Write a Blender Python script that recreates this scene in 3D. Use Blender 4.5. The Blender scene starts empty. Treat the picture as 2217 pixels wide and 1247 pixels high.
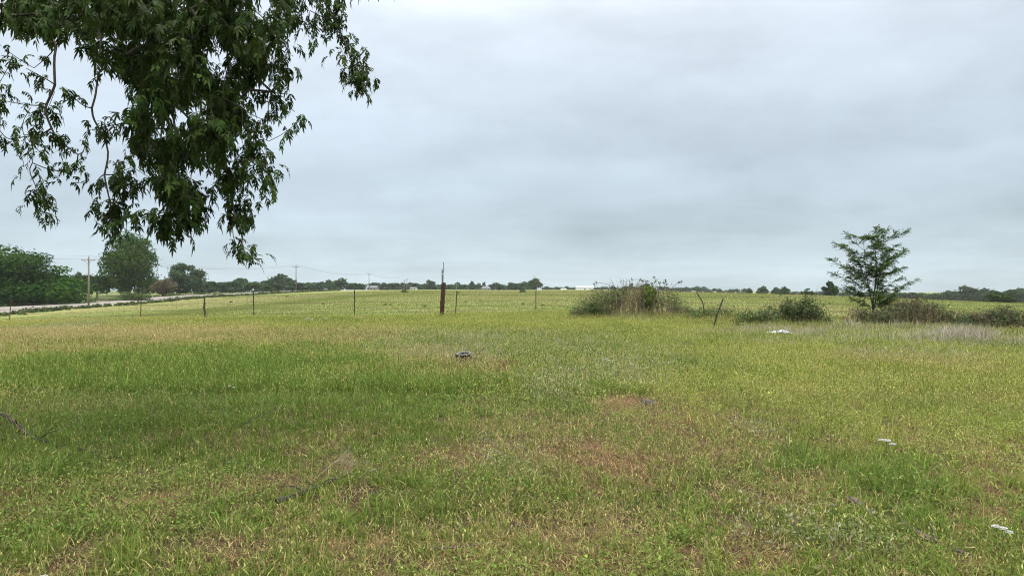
import bpy, math, random
import numpy as np
from mathutils import Vector, Matrix
R = math.radians
rng = np.random.default_rng(7)
random.seed(7)
SC = bpy.context.scene
COL = SC.collection
F, H, CX, CY = 1478.0, 1.6, 1108.5, 623.5      # focal length in photo pixels, eye height, principal point

# ------------------------------------------------------------------ noise
def _hash(ix, iy, s):
    h = (ix.astype(np.int64) * 374761393 + iy.astype(np.int64) * 668265263 + s * 982451653) & 0xFFFFFFFF
    h = ((h ^ (h >> 13)) * 1274126177) & 0xFFFFFFFF
    return ((h ^ (h >> 16)) & 0xFFFFFF) / float(0xFFFFFF)
def vnoise(x, y, s=0):
    x = np.asarray(x, float); y = np.asarray(y, float)
    ix = np.floor(x); iy = np.floor(y); fx = x - ix; fy = y - iy
    fx = fx * fx * (3 - 2 * fx); fy = fy * fy * (3 - 2 * fy)
    a = _hash(ix, iy, s); b = _hash(ix + 1, iy, s); c = _hash(ix, iy + 1, s); d = _hash(ix + 1, iy + 1, s)
    return (a * (1 - fx) + b * fx) * (1 - fy) + (c * (1 - fx) + d * fx) * fy
def fbm(x, y, s=0, o=4):
    v = 0; a = .5; t = 0
    for i in range(o):
        v = v + a * vnoise(x * 2 ** i + 17.3 * i, y * 2 ** i - 9.1 * i, s + i); t += a; a *= .5
    return v / t
def sstep(a, b, x):
    t = np.clip((x - a) / (b - a), 0, 1); return t * t * (3 - 2 * t)

# ------------------------------------------------------------------ terrain
def P(px, Y, row=None):            # X at picture column px and depth Y (and z of the picture row)
    return ((px - CX) / F * Y, Y, H - (row - CY) / F * Y if row is not None else 0)
ctrl = []
for Y in (-60, -20, 0, 8, 18, 30):
    for X in (-30, -12, 0, 12, 30):
        ctrl.append((X, Y, 0 if X > -20 else -.25))
for px, Y, row in [(20, 43, 700), (303, 39.8, 693), (550, 35.3, 690), (768, 35.3, 690), (985, 39, 683), (1160, 43, 678),
                   (1440, 40, 682), (1700, 34, 693), (1900, 30.7, 700.5), (2200, 28, 707),
                   (50, 102, 686), (200, 112, 675), (400, 150, 653), (560, 190, 639), (700, 220, 632),
                   (0, 109, 672), (200, 133, 662), (480, 193, 641), (590, 234, 635), (640, 270, 632),
                   (60, 140, 661), (200, 170, 641), (350, 175, 640.5), (450, 260, 635), (300, 230, 637), (100, 240, 640),
                   (800, 100, 643), (1000, 100, 643), (1200, 100, 643), (1400, 100, 644), (800, 200, 630.5), (1000, 210, 629),
                   (1200, 220, 628.5), (1400, 200, 630), (1000, 320, 627.5), (1200, 320, 627.5), (800, 320, 628.5), (1400, 300, 629),
                   (1600, 150, 635.5), (1600, 80, 649), (1600, 230, 636), (1800, 140, 640.5), (1900, 140, 644.5), (2000, 130, 648.5), (1500, 210, 632.5), (1700, 160, 638),
                   (2200, 120, 656.5), (2200, 70, 671), (1900, 75, 661), (2000, 60, 671),
                   (2200, 200, 657), (2000, 220, 650), (1800, 250, 644), (2200, 330, 657), (2000, 350, 650), (1600, 350, 637),
                   (700, 500, 632), (1000, 520, 631), (1300, 520, 631), (1500, 520, 632), (640, 400, 631.5), (450, 400, 635),
                   (200, 400, 636), (1000, 900, 630), (400, 900, 630), (0, 400, 637), (1600, 900, 631), (2200, 900, 634), (2200, 600, 645), (1900, 1000, 632), (1500, 900, 631), (1900, 600, 641), (0, 800, 630), (1000, 1400, 630)]:
    ctrl.append(P(px, Y, row))
ctrl += [(-200, 60, -3), (200, 60, -2), (-300, 0, -3), (300, 0, -3), (0, -200, 0), (-900, 900, -2), (900, 900, -5)]
ctrl = np.array(ctrl, float)
def warp(x, y): return np.stack([np.arcsinh(x / 22.), np.arcsinh(y / 22.)], -1)
def tps(r2): return r2 * np.log(r2 + 1e-9) * .5
_c = warp(ctrl[:, 0], ctrl[:, 1]); n = len(_c)
_A = np.zeros((n + 3, n + 3)); _A[:n, :n] = tps(((_c[:, None] - _c[None]) ** 2).sum(-1)) + np.eye(n) * .004
_A[:n, n] = 1; _A[:n, n + 1:] = _c; _A[n, :n] = 1; _A[n + 1:, :n] = _c.T
_w = np.linalg.solve(_A, np.concatenate([ctrl[:, 2], [0, 0, 0]]))
def z_raw(x, y):
    p = warp(x, y); out = _w[n] + p @ _w[n + 1:]
    for i in range(n): out = out + _w[i] * tps(((p - _c[i]) ** 2).sum(-1))
    return out
NX, NY = 360, 400
gx = 26 * np.sinh(np.linspace(-4.1, 4.1, NX))
gy = 26 * np.sinh(np.linspace(-1.9, 4.3, NY))
GX, GY = np.meshgrid(gx, gy)
GZ = z_raw(GX, GY)
fade = np.exp(-(np.hypot(GX, GY) / 60) ** 2)
GZ += ((fbm(GX * .45, GY * .45, 3, 3) - .5) * .16 + (fbm(GX * 1.7, GY * 1.7, 5, 2) - .5) * .06) * fade
def zt(x, y):
    x = np.asarray(x, float); y = np.asarray(y, float)
    i = np.clip(np.searchsorted(gx, x) - 1, 0, NX - 2); j = np.clip(np.searchsorted(gy, y) - 1, 0, NY - 2)
    u = np.clip((x - gx[i]) / (gx[i + 1] - gx[i]), 0, 1); v = np.clip((y - gy[j]) / (gy[j + 1] - gy[j]), 0, 1)
    return (GZ[j, i] * (1 - u) + GZ[j, i + 1] * u) * (1 - v) + (GZ[j + 1, i] * (1 - u) + GZ[j + 1, i + 1] * u) * v
def at(px, row):                   # where the ray through a picture point meets the ground
    Ys = np.geomspace(2.5, 600, 4000)
    d = (H - (row - CY) / F * Ys) - zt((px - CX) / F * Ys, Ys)
    k = int(np.argmax(d < 0)); Y = Ys[k] if d[k] < 0 else 600.
    X = (px - CX) / F * Y
    return float(X), float(Y), float(zt(X, Y))
def gz(x, y): return float(zt(x, y))

# ------------------------------------------------------------------ mesh helpers
class MB:
    def __init__(s): s.v = []; s.c = []; s.f = {}; s.n = 0; s.m = {}
    def add(s, V, faces, col=None, mat=0):
        V = np.asarray(V, float).reshape(-1, 3); s.v.append(V)
        if col is None: col = np.ones((len(V), 3)) * .5
        col = np.asarray(col, float)
        if col.ndim == 1: col = np.repeat(col[None], len(V), 0)
        s.c.append(col)
        for fa in (faces if isinstance(faces, list) else [faces]):
            fa = np.asarray(fa, np.int64)
            if fa.size == 0: continue
            s.f.setdefault(fa.shape[1], []).append(fa + s.n); s.m.setdefault(fa.shape[1], []).append(np.full(len(fa), mat))
        s.n += len(V); return s
    def build(s, name, mats, parent=None, smooth=False, loc=None):
        V = np.concatenate(s.v); C = np.concatenate(s.c)
        me = bpy.data.meshes.new(name)
        me.vertices.add(len(V)); me.vertices.foreach_set('co', V.astype(np.float32).ravel())
        loops = []; tot = []; mi = []
        for k, fl in s.f.items():
            fa = np.concatenate(fl); loops.append(fa.ravel()); tot.append(np.full(len(fa), k)); mi.append(np.concatenate(s.m[k]))
        loops = np.concatenate(loops); tot = np.concatenate(tot); mi = np.concatenate(mi)
        me.loops.add(len(loops)); me.loops.foreach_set('vertex_index', loops.astype(np.int32))
        me.polygons.add(len(tot)); st = np.concatenate([[0], np.cumsum(tot)[:-1]])
        me.polygons.foreach_set('loop_start', st.astype(np.int32)); me.polygons.foreach_set('loop_total', tot.astype(np.int32))
        me.polygons.foreach_set('material_index', mi.astype(np.int32))
        me.polygons.foreach_set('use_smooth', np.full(len(tot), smooth))
        a = me.attributes.new('col', 'FLOAT_COLOR', 'POINT')
        a.data.foreach_set('color', np.concatenate([C, np.ones((len(C), 1))], 1).astype(np.float32).ravel())
        for m in (mats if isinstance(mats, (list, tuple)) else [mats]): me.materials.append(m)
        me.update(calc_edges=True)
        o = bpy.data.objects.new(name, me); COL.objects.link(o)
        if parent: o.parent = parent
        if loc is not None: o.location = loc
        return o
def tag(o, label=None, cat=None, group=None, kind=None):
    for k, v in (('label', label), ('category', cat), ('group', group), ('kind', kind)):
        if v: o[k] = v
    return o
def empty(name, loc, label, cat, group=None):
    o = bpy.data.objects.new(name, None); COL.objects.link(o); o.location = loc; o.empty_display_size = .2
    return tag(o, label, cat, group)
def tube(mb, pts, rad, seg=6, col=None, cap=True, mat=0, rough=0.):
    pts = np.asarray(pts, float); N = len(pts); rad = np.broadcast_to(np.asarray(rad, float), (N,))
    t = np.gradient(pts, axis=0); t /= np.linalg.norm(t, axis=1)[:, None] + 1e-9
    a = np.array([0, 0, 1.]) if abs(t[0, 2]) < .9 else np.array([1., 0, 0])
    V = []; u = np.cross(t[0], a); u /= np.linalg.norm(u)
    ang = np.linspace(0, 2 * np.pi, seg, endpoint=False)
    for i in range(N):
        u = u - t[i] * (u @ t[i]); u /= np.linalg.norm(u) + 1e-9; w = np.cross(t[i], u)
        rr = rad[i] * (1 + rough * rng.normal(size=(seg, 1)))
        V.append(pts[i] + rr * (np.cos(ang)[:, None] * u + np.sin(ang)[:, None] * w))
    V = np.concatenate(V); k = np.arange(seg); q = []
    for i in range(N - 1):
        q.append(np.stack([i * seg + k, i * seg + (k + 1) % seg, (i + 1) * seg + (k + 1) % seg, (i + 1) * seg + k], 1))
    fs = [np.concatenate(q)]
    if cap: fs.append(np.stack([k[::-1], (N - 1) * seg + k]))
    return mb.add(V, fs, col, mat)
def spline(pts, n):
    pts = np.asarray(pts, float); m = len(pts)
    if m < 3: return np.linspace(pts[0], pts[-1], n)
    tt = np.linspace(0, m - 1, n); out = []
    for t in tt:
        i = min(int(t), m - 2); f = t - i
        p0 = pts[max(i - 1, 0)]; p1 = pts[i]; p2 = pts[i + 1]; p3 = pts[min(i + 2, m - 1)]
        out.append(.5 * (2 * p1 + (p2 - p0) * f + (2 * p0 - 5 * p1 + 4 * p2 - p3) * f * f + (3 * p1 - p0 - 3 * p2 + p3) * f ** 3))
    return np.array(out)
def box(mb, c, s, col=None, mat=0, rot=None):
    V = np.array([[x, y, z] for x in (-.5, .5) for y in (-.5, .5) for z in (-.5, .5)]) * np.asarray(s)
    if rot is not None: V = V @ np.array(rot).T
    V = V + np.asarray(c)
    return mb.add(V, np.array([[0, 1, 3, 2], [4, 6, 7, 5], [0, 4, 5, 1], [2, 3, 7, 6], [0, 2, 6, 4], [1, 5, 7, 3]]), col, mat)
def jit(c, n, v=.12, h=.05):
    c = np.asarray(c, float)
    if c.ndim == 1: c = np.repeat(c[None], n, 0)
    return np.clip(c * np.exp(rng.normal(0, v, (n, 1))) * np.exp(rng.normal(0, h, (n, 3))), 0, .9)

# ------------------------------------------------------------------ materials
def mat(name):
    m = bpy.data.materials.new(name); m.use_nodes = True; nt = m.node_tree; nt.nodes.clear()
    return m, nt, nt.nodes.new('ShaderNodeOutputMaterial')
def leafmat(name, trans=.35, rough=.55, spec=.3, gain=1.0, tint=(1, 1, 1)):
    m, nt, out = mat(name); N = nt.nodes.new; L = nt.links.new
    at_ = N('ShaderNodeAttribute'); at_.attribute_name = 'col'
    mul = N('ShaderNodeMix'); mul.data_type = 'RGBA'; mul.blend_type = 'MULTIPLY'; mul.inputs[0].default_value = 1
    L(at_.outputs['Color'], mul.inputs[6]); mul.inputs[7].default_value = (gain * tint[0], gain * tint[1], gain * tint[2], 1)
    p = N('ShaderNodeBsdfPrincipled'); p.inputs['Roughness'].default_value = rough; p.inputs['Specular IOR Level'].default_value = spec
    t = N('ShaderNodeBsdfTranslucent'); mx = N('ShaderNodeMixShader'); mx.inputs[0].default_value = trans
    L(mul.outputs[2], p.inputs['Base Color']); L(mul.outputs[2], t.inputs['Color'])
    L(p.outputs[0], mx.inputs[1]); L(t.outputs[0], mx.inputs[2]); L(mx.outputs[0], out.inputs[0])
    return m
def solid(name, c1, c2=None, scale=8., rough=.8, spec=.3, metal=0., bump=.3, stretch=(1, 1, 1), detail=6):
    m, nt, out = mat(name); N = nt.nodes.new; L = nt.links.new
    p = N('ShaderNodeBsdfPrincipled'); p.inputs['Roughness'].default_value = rough; p.inputs['Specular IOR Level'].default_value = spec
    p.inputs['Metallic'].default_value = metal
    tc = N('ShaderNodeTexCoord'); mp = N('ShaderNodeMapping'); mp.inputs['Scale'].default_value = stretch
    L(tc.outputs['Object'], mp.inputs[0])
    nz = N('ShaderNodeTexNoise'); nz.inputs['Scale'].default_value = scale; nz.inputs['Detail'].default_value = detail; nz.inputs['Roughness'].default_value = .65
    L(mp.outputs[0], nz.inputs['Vector'])
    cr = N('ShaderNodeValToRGB'); cr.color_ramp.elements[0].position = .3; cr.color_ramp.elements[1].position = .7
    cr.color_ramp.elements[0].color = (*c1, 1); cr.color_ramp.elements[1].color = (*(c2 or c1), 1)
    L(nz.outputs[0], cr.inputs[0]); L(cr.outputs[0], p.inputs['Base Color'])
    b = N('ShaderNodeBump'); b.inputs['Strength'].default_value = bump; b.inputs['Distance'].default_value = .02
    L(nz.outputs[0], b.inputs['Height']); L(b.outputs[0], p.inputs['Normal']); L(p.outputs[0], out.inputs[0])
    return m
M_grass = leafmat('grass_blade', .3, .6, .12)
M_leaf = leafmat('tree_leaf', .28, .6, .08)
M_far = leafmat('far_leaf', .25, .6, .12)
M_pecan = leafmat('pecan_leaf', .25, .5, .10)
M_bark = solid('bark', (.045, .038, .03), (.12, .10, .08), 14, .9, .2, 0, .6, (1, 1, .35))
M_tbark = solid('twig_bark', (.05, .042, .035), (.12, .10, .085), 25, .85, .2)
M_dead = leafmat('dead_stem', .1, .8, .15)
M_wood = solid('weathered_wood', (.022, .013, .011), (.085, .045, .033), 9, .9, .2, 0, .8, (3, 3, .35))
M_steel = solid('weathered_steel', (.10, .095, .10), (.22, .21, .21), 20, .6, .4, .4, .2)
M_tpost = solid('dark_post_paint', (.012, .018, .016), (.05, .045, .04), 16, .6, .4, .2, .2)
M_rust = solid('rusted_post', (.07, .028, .02), (.17, .07, .045), 18, .85, .2, .1, .3)
M_wire = solid('fence_wire', (.05, .04, .035), (.11, .09, .075), 30, .7, .3, .3, .1)
M_rubber = solid('tyre_rubber', (.012, .012, .012), (.035, .034, .032), 30, .75, .3, 0, .3)
M_rubgrey = solid('grey_sidewall', (.09, .092, .085), (.20, .202, .18), 22, .9, .2, 0, .3)  # paler grey for the tyre's upper sidewall only
M_pole = solid('pole_wood', (.14, .12, .10), (.26, .23, .19), 4, .9, .2, 0, .3, (4, 4, .3))
M_white = solid('white_metal', (.62, .64, .66), (.78, .79, .8), 2, .5, .4, 0, .05)
M_roofgrey = solid('roof_grey', (.10, .11, .12), (.2, .2, .21), 2, .8, .3)
M_window = solid('window_dark', (.03, .035, .04), (.06, .065, .07), 1, .15, .5, 0, 0)
M_road = solid('road_gravel', (.21, .19, .165), (.31, .285, .255), .5, .95, .2, 0, .3)
M_stone = solid('pale_stone', (.26, .24, .19), (.42, .40, .34), 9, .9, .2, 0, .6)
M_log = solid('dead_wood', (.045, .038, .035), (.2, .17, .15), 12, .95, .15, 0, .9, (1, 1, 1))
M_logdark = solid('dark_wood', (.018, .016, .015), (.10, .085, .075), 20, .95, .15, 0, .9)
M_tarp = solid('white_plastic', (.50, .52, .57), (.80, .82, .85), 22, .35, .5, 0, .4)
M_insul = solid('insulator', (.2, .2, .2), (.3, .3, .3), 5, .3, .5, 0, 0)

# ------------------------------------------------------------------ ground cover map
def blob(x, y, px, row, rx, ry, soft=1.0, nz=None):
    Y0 = F * H / (row - CY); X0 = (px - CX) / F * Y0
    RX = rx / F * Y0; RY = ry * Y0 * Y0 / (F * H)
    wx = nz[0] * RX * 1.3; wy = nz[1] * RY * 1.3
    d = np.sqrt(((x + wx - X0) / RX) ** 2 + ((y + wy - Y0) / RY) ** 2)
    return 1 - sstep(1 - .5 * soft, 1 + .45 * soft, d)
def blobs(x, y, L, nz):
    o = np.zeros(np.shape(x))
    for b in L: o = np.maximum(o, (b[4] if len(b) > 4 else 1.) * blob(x, y, *b[:4], nz=nz))
    return o
RED = [(1365, 877, 62, 15, .75), (1395, 880, 26, 10), (1262, 965, 40, 15, .75), (1088, 802, 50, 12, .75), (1330, 1010, 60, 28, .28), (500, 1185, 90, 22, .9),
       (225, 1190, 50, 40, .7), (345, 1092, 60, 22, .75), (770, 1085, 55, 24, .9), (640, 1120, 60, 20, .7), (1500, 1215, 40, 30, .95), (810, 1165, 50, 28, .7),
       (1345, 1235, 60, 14, .7), (560, 1055, 110, 24, .5), (950, 1230, 60, 14, .7), (1030, 880, 60, 8, .4), (1225, 1150, 50, 26, .5),
       (2120, 1105, 60, 20, .55), (1750, 1090, 90, 26, .45), (1600, 980, 60, 22, .4), (1450, 930, 70, 18, .35), (950, 1000, 80, 24, .3), (700, 1010, 70, 20, .35)]
TAN = [(200, 728, 460, 20), (520, 738, 330, 12, .8), (120, 760, 160, 14, .6), (780, 725, 140, 16, .6), (1000, 790, 110, 22, .55), (930, 765, 120, 14, .6), (1350, 940, 260, 60, .5), (1180, 1000, 190, 70, .45),
       (1250, 1120, 240, 90, .55), (1950, 790, 160, 22, .55), (2130, 1000, 90, 70, .5), (1550, 960, 150, 60, .5), (700, 960, 90, 40, .4),
       (300, 1090, 260, 50, .4), (640, 1200, 260, 45, .45), (1000, 1190, 260, 60, .4), (1700, 1060, 200, 45, .4), (250, 885, 180, 22, .35)]
LUSH = [(330, 810, 460, 45), (560, 880, 480, 55), (250, 960, 400, 75, .9), (830, 870, 140, 40, .6), (640, 930, 300, 60, .7), (1850, 1010, 190, 55, .9), (2130, 752, 70, 12),
        (1700, 1010, 120, 50, .6), (100, 1170, 130, 60, .7), (430, 1150, 90, 60, .4), (880, 1110, 120, 80, .5), (2050, 900, 200, 50, .4), (1290, 850, 60, 18, .6), (1210, 875, 90, 16, .6),
        (2060, 1100, 180, 80, .7), (1500, 800, 40, 12, .5), (1240, 930, 90, 25, .4), (690, 697, 130, 5, .7), (430, 695, 160, 4, .7)]
WHT = [(1090, 752, 330, 32, .9), (950, 740, 140, 20, .7), (1300, 810, 170, 35, .9), (1215, 850, 70, 20), (1090, 1000, 80, 42, .8), (1730, 1170, 150, 60, .9), (1650, 940, 60, 25, .7), (800, 1030, 50, 30, .5),
       (1850, 745, 220, 12, .6), (1420, 790, 120, 25, .6), (2000, 760, 200, 18, .5), (620, 855, 160, 14, .25)]
GREY = [(1900, 727, 330, 15), (2150, 745, 160, 18, .9), (100, 712, 90, 8, .9), (230, 700, 60, 5, .8), (1000, 743, 120, 12, .5), (1950, 770, 160, 14, .5), (1720, 738, 150, 12, .8)]
def cover(x, y):
    nz = (fbm(x * 1.3, y * 1.0, 91, 4) - .5, fbm(x * 1.3, y * 1.0, 97, 4) - .5)
    red, tan, lush, wht, grey = (blobs(x, y, q, nz) for q in (RED, TAN, LUSH, WHT, GREY))
    d = np.hypot(x, y) + 1e-6; a = x / np.maximum(y, 1.)
    patch = fbm(x * .9, y * .55, 41, 4); patch2 = fbm(x * 2.6, y * 1.9, 43, 3)
    bare = np.clip(sstep(.50, .66, patch2) * sstep(11, 5.5, d) * .9, 0, 1)
    bright = sstep(.05, .45, a) * sstep(5.5, 9, d)            # the open, yellower grass to the right
    bright = np.maximum(bright, .75 * sstep(24, 30, d))
    return dict(red=red, tan=np.clip(tan + (patch - .5) * .5, 0, 1), lush=np.clip(lush + (fbm(x * .6, y * .5, 47, 3) - .5) * .5, 0, 1), wht=wht, grey=grey, bare=bare, bright=bright, patch=patch, patch2=patch2)
def lerp(a, b, t): return np.asarray(a) * (1 - t[:, None]) + np.asarray(b) * t[:, None]
C_GREEN = np.array([.155, .222, .038]); C_LUSH = np.array([.135, .205, .034]); C_YEL = np.array([.295, .345, .062])
C_TAN = np.array([.41, .335, .14]); C_GREY = np.array([.36, .33, .235]); C_BROWN = np.array([.155, .098, .056])
def lawn_col(x, y, c, tanbias=0.):
    N_ = len(x)
    g = lerp(C_GREEN, C_YEL, np.clip(c['bright'] * .75 + (c['patch'] - .5) * 1.5 + (c['patch2'] - .5) * .9 * sstep(30, 10, np.hypot(x, y)), 0, 1))
    g = lerp(g, C_LUSH, np.clip(c['lush'] * .9, 0, 1))
    g = jit(g, N_, .25, .07)
    pt = np.clip(.06 + .58 * c['tan'] + .5 * c['red'] + tanbias - .12 * c['lush'], 0, .95)
    r = rng.random(N_)
    dry = jit(C_TAN, N_, .28, .07)
    rb = rng.random(N_) < (.18 + .5 * c['red'] + .2 * c['bare']); dry[rb] = jit(C_BROWN, rb.sum(), .35, .08)
    g = np.where((r < pt)[:, None], dry, g)
    gr = rng.random(N_) < c['grey'] * .55 * sstep(.35, .6, c['patch'])
    g[gr] = jit(C_GREY, gr.sum(), .22, .04)
    return g
FG = np.array([.175, .21, .055]); FT = np.array([.245, .235, .09]); FD = np.array([.145, .18, .042])
def field_col(x, y):
    s1 = fbm(x * .035, y * .05, 61, 4); s2 = fbm(x * .2, y * .22, 63, 3); d = np.hypot(x, y)
    t = np.clip((s1 - .5) * 2.6 + (s2 - .5) * 1.2 + .42 + .3 * sstep(90, 190, d), 0, 1)
    g = lerp(FG, FT, t * .85)
    g = lerp(g, FD, np.clip((fbm(x * .12, y * .16, 67, 3) - .56) * 4, 0, 1) * .4)
    row = np.sin((y * .97 + x * .12 + 2 * fbm(x * .03, y * .03, 71, 2)) * 2 * np.pi / 7.5)
    return g * (1 + .012 * row[:, None])
FENCE_X = np.array([-90, -36, -32, -21.7, -13.3, -8.2, -3.9, 1.6, 8, 14, 20, 60.]); FENCE_Y = np.array([56, 45, 43, 39.8, 35.3, 35.3, 38.5, 43, 41, 36, 33, 24.])
def fence_y(x): return np.interp(x, FENCE_X, FENCE_Y)

# ground sheet
gxf = GX.ravel(); gyf = GY.ravel(); c = cover(gxf, gyf)
soil = lerp([.06, .043, .026], [.05, .062, .022], np.clip(c['lush'], 0, 1)); soil = lerp(soil, [.13, .062, .038], np.clip(c['bare'] * .9, 0, 1))
soil = lerp(soil, [.17, .088, .05], np.clip(c['red'], 0, 1))
far = sstep(8, 26, np.hypot(gxf, gyf))
soil = lerp(soil, [.16, .16, .05], far * (1 - np.clip(c['red'] * 2, 0, 1)))
fw = sstep(-2, 1.5, gyf - fence_y(gxf))
gc = soil * (1 - fw[:, None]) + field_col(gxf, gyf) * fw[:, None]
road_c = np.abs(gxf + 82); lawnfar = sstep(86, 92, -gxf) * (gyf > 60)
gc = gc * (1 - lawnfar[:, None]) + np.array([.15, .175, .06]) * (.85 + .3 * fbm(gxf * .05, gyf * .05, 5, 3))[:, None] * lawnfar[:, None]
i0 = (np.arange(NY - 1)[:, None] * NX + np.arange(NX - 1)[None]).ravel()
mb = MB(); mb.add(np.stack([gxf, gyf, GZ.ravel()], 1), np.stack([i0, i0 + 1, i0 + NX + 1, i0 + NX], 1), gc)
m, nt, out = mat('ground_earth'); N = nt.nodes.new; L = nt.links.new
at_ = N('ShaderNodeAttribute'); at_.attribute_name = 'col'; tc = N('ShaderNodeTexCoord')
mixc = at_.outputs['Color']
for sc_, lo, hi, st in ((24, .55, 1.45, (1, 1, 1)), (3.1, .75, 1.25, (1, 1, 1)), (.45, .85, 1.15, (1, 1.4, 1))):
    mp = N('ShaderNodeMapping'); mp.inputs['Scale'].default_value = st; L(tc.outputs['Object'], mp.inputs[0])
    nz = N('ShaderNodeTexNoise'); nz.inputs['Scale'].default_value = sc_; nz.inputs['Detail'].default_value = 8; L(mp.outputs[0], nz.inputs['Vector'])
    mr = N('ShaderNodeMapRange'); mr.inputs[1].default_value = .3; mr.inputs[2].default_value = .7; mr.inputs[3].default_value = lo; mr.inputs[4].default_value = hi; L(nz.outputs[0], mr.inputs[0])
    mu = N('ShaderNodeMix'); mu.data_type = 'RGBA'; mu.blend_type = 'MULTIPLY'; mu.inputs[0].default_value = 1
    L(mixc, mu.inputs[6]); L(mr.outputs[0], mu.inputs[7]); mixc = mu.outputs[2]
    if sc_ == 24: bh = nz.outputs[0]
p = N('ShaderNodeBsdfPrincipled'); p.inputs['Roughness'].default_value = .95; p.inputs['Specular IOR Level'].default_value = .1
L(mixc, p.inputs['Base Color']); b = N('ShaderNodeBump'); b.inputs['Strength'].default_value = .8; b.inputs['Distance'].default_value = .03
L(bh, b.inputs['Height']); L(b.outputs[0], p.inputs['Normal']); L(p.outputs[0], out.inputs[0])
tag(mb.build('ground', m, smooth=True), kind='structure')

# ------------------------------------------------------------------ grass
def blades(mb, x, y, h, w, col, lean=.5, seg=2, z=None):
    N_ = len(x); z = zt(x, y) - .005 if z is None else z
    a = rng.random(N_) * 2 * np.pi; l = np.abs(rng.normal(lean, .35, N_)) + .03
    dx, dy = np.cos(a), np.sin(a)
    ta = a + rng.normal(np.pi / 2, .6, N_); sx, sy = np.cos(ta), np.sin(ta)
    B = np.stack([x, y, z], 1); D = np.stack([dx, dy, np.zeros(N_)], 1); S = np.stack([sx, sy, np.zeros(N_)], 1)
    up = np.array([0, 0, 1.])
    hs = (h / np.sqrt(1 + l * l))[:, None]; l = l[:, None]; w2 = (w / 2)[:, None]
    tip = B + hs * (up * (1 - .18 * l * l.clip(0, 1.5)) + D * l)
    if seg == 1:
        V = np.stack([B - S * w2, B + S * w2, tip], 1).reshape(-1, 3); k = np.arange(N_)[:, None] * 3
        mb.add(V, k + np.array([[0, 1, 2]]), np.repeat(col, 3, 0))
    else:
        mid = B + hs * (up * .58 + D * l * .3)
        V = np.stack([B - S * w2, B + S * w2, mid - S * w2 * .8, mid + S * w2 * .8, tip], 1).reshape(-1, 3); k = np.arange(N_)[:, None] * 5
        mb.add(V, [k + np.array([[0, 1, 3, 2]]), k + np.array([[2, 3, 4]])], np.repeat(col, 5, 0))
    return tip
def heads(mb, pos, ln, w, col, tilt=.5):
    N_ = len(pos); d = rng.normal(0, tilt, (N_, 3)); d[:, 2] = 1; d /= np.linalg.norm(d, axis=1)[:, None]
    a = np.cross(d, rng.normal(size=(N_, 3))); a /= np.linalg.norm(a, axis=1)[:, None]; b_ = np.cross(d, a)
    w = w[:, None]; ln = ln[:, None]; m_ = pos + d * ln * .42
    V = np.stack([pos, m_ + a * w, m_ - a * w * .5 + b_ * w * .87, m_ - a * w * .5 - b_ * w * .87, pos + d * ln], 1).reshape(-1, 3)
    k = np.arange(N_)[:, None, None] * 5
    T = np.array([[0, 2, 1], [0, 3, 2], [0, 1, 3], [4, 1, 2], [4, 2, 3], [4, 3, 1]])[None]
    mb.add(V, (k + T).reshape(-1, 3), np.repeat(col, 5, 0))
def scatter(n_, y0, y1, pw=1.0, ext=.80, pad=1.0):
    # depth pdf ~ Y**-pw per unit area inside the seen wedge (with a margin for a step aside)
    u = rng.random(n_); e = 2 - pw
    Y = (y0 ** e + u * (y1 ** e - y0 ** e)) ** (1 / e) if abs(e) > 1e-6 else y0 * (y1 / y0) ** u
    X = (rng.random(n_) * 2 - 1) * (ext * Y + pad)
    return X, Y
def thin(X, Y, keep):
    k = rng.random(len(X)) < keep; return X[k], Y[k]
DN = 1.0; TYRE = at(1005, 786)
g1 = MB()
# near sward
X, Y = scatter(int(430000 * DN), 2.7, 11, 1.4); c = cover(X, Y); clump = vnoise(X * 9, Y * 9, 77)
keep = np.clip(1.0 - .92 * c['red'] - .8 * c['bare'], .13, 1) * (.2 + .8 * sstep(.25, .62, clump))
k = rng.random(len(X)) < keep; X, Y = X[k], Y[k]; c = {q: v[k] for q, v in c.items()}; clump = clump[k]
hh = .84 * (.035 + .070 * rng.random(len(X)) ** 1.3 + .045 * c['lush'] + .045 * clump) * (1 - .35 * c['tan']) * (1 - .3 * c['red']) * np.exp(rng.normal(-.05, .38, len(X)))
wd = (.0032 + .0034 * rng.random(len(X))) * (1 + .07 * Y)
blades(g1, X, Y, hh, wd, lawn_col(X, Y, c), .95)
# middle sward
X, Y = scatter(int(420000 * DN), 10, 24, 1.3); c = cover(X, Y); clump = vnoise(X * 5, Y * 5, 79)
k = rng.random(len(X)) < np.clip(1.0 - .7 * c['red'], .25, 1) * (np.hypot(X - TYRE[0], Y - TYRE[1] + .07) > .33) * (.3 + .7 * sstep(.25, .62, clump)); X, Y = X[k], Y[k]; c = {q: v[k] for q, v in c.items()}; clump = clump[k]
hh = (.06 + .07 * rng.random(len(X)) + .05 * c['lush'] + .05 * clump + .09 * np.clip(fbm(X * .9, Y * .8, 85, 3) - .5, 0, 1)) * (1 - .3 * c['tan']) * np.exp(rng.normal(0, .3, len(X))) + .08 * c['grey']
blades(g1, X, Y, hh, .006 + .0006 * Y * (.6 + rng.random(len(X))), lawn_col(X, Y, c), .6)
# towards the fence
X, Y = scatter(int(330000 * DN), 23, 47, 1.0)
k = Y < fence_y(X) + 1.5; X, Y = X[k], Y[k]; c = cover(X, Y)
hh = .09 + .10 * rng.random(len(X)) + .10 * c['grey'] + .10 * np.exp(-((Y - fence_y(X)) / 2.5) ** 2) * vnoise(X * .6, Y * .6, 3)
blades(g1, X, Y, hh, .012 + .010 * rng.random(len(X)), lawn_col(X, Y, c), .4, seg=1)
tag(g1.build('grass', M_grass), 'rough green and straw coloured grass over the foreground', kind='stuff')
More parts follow.
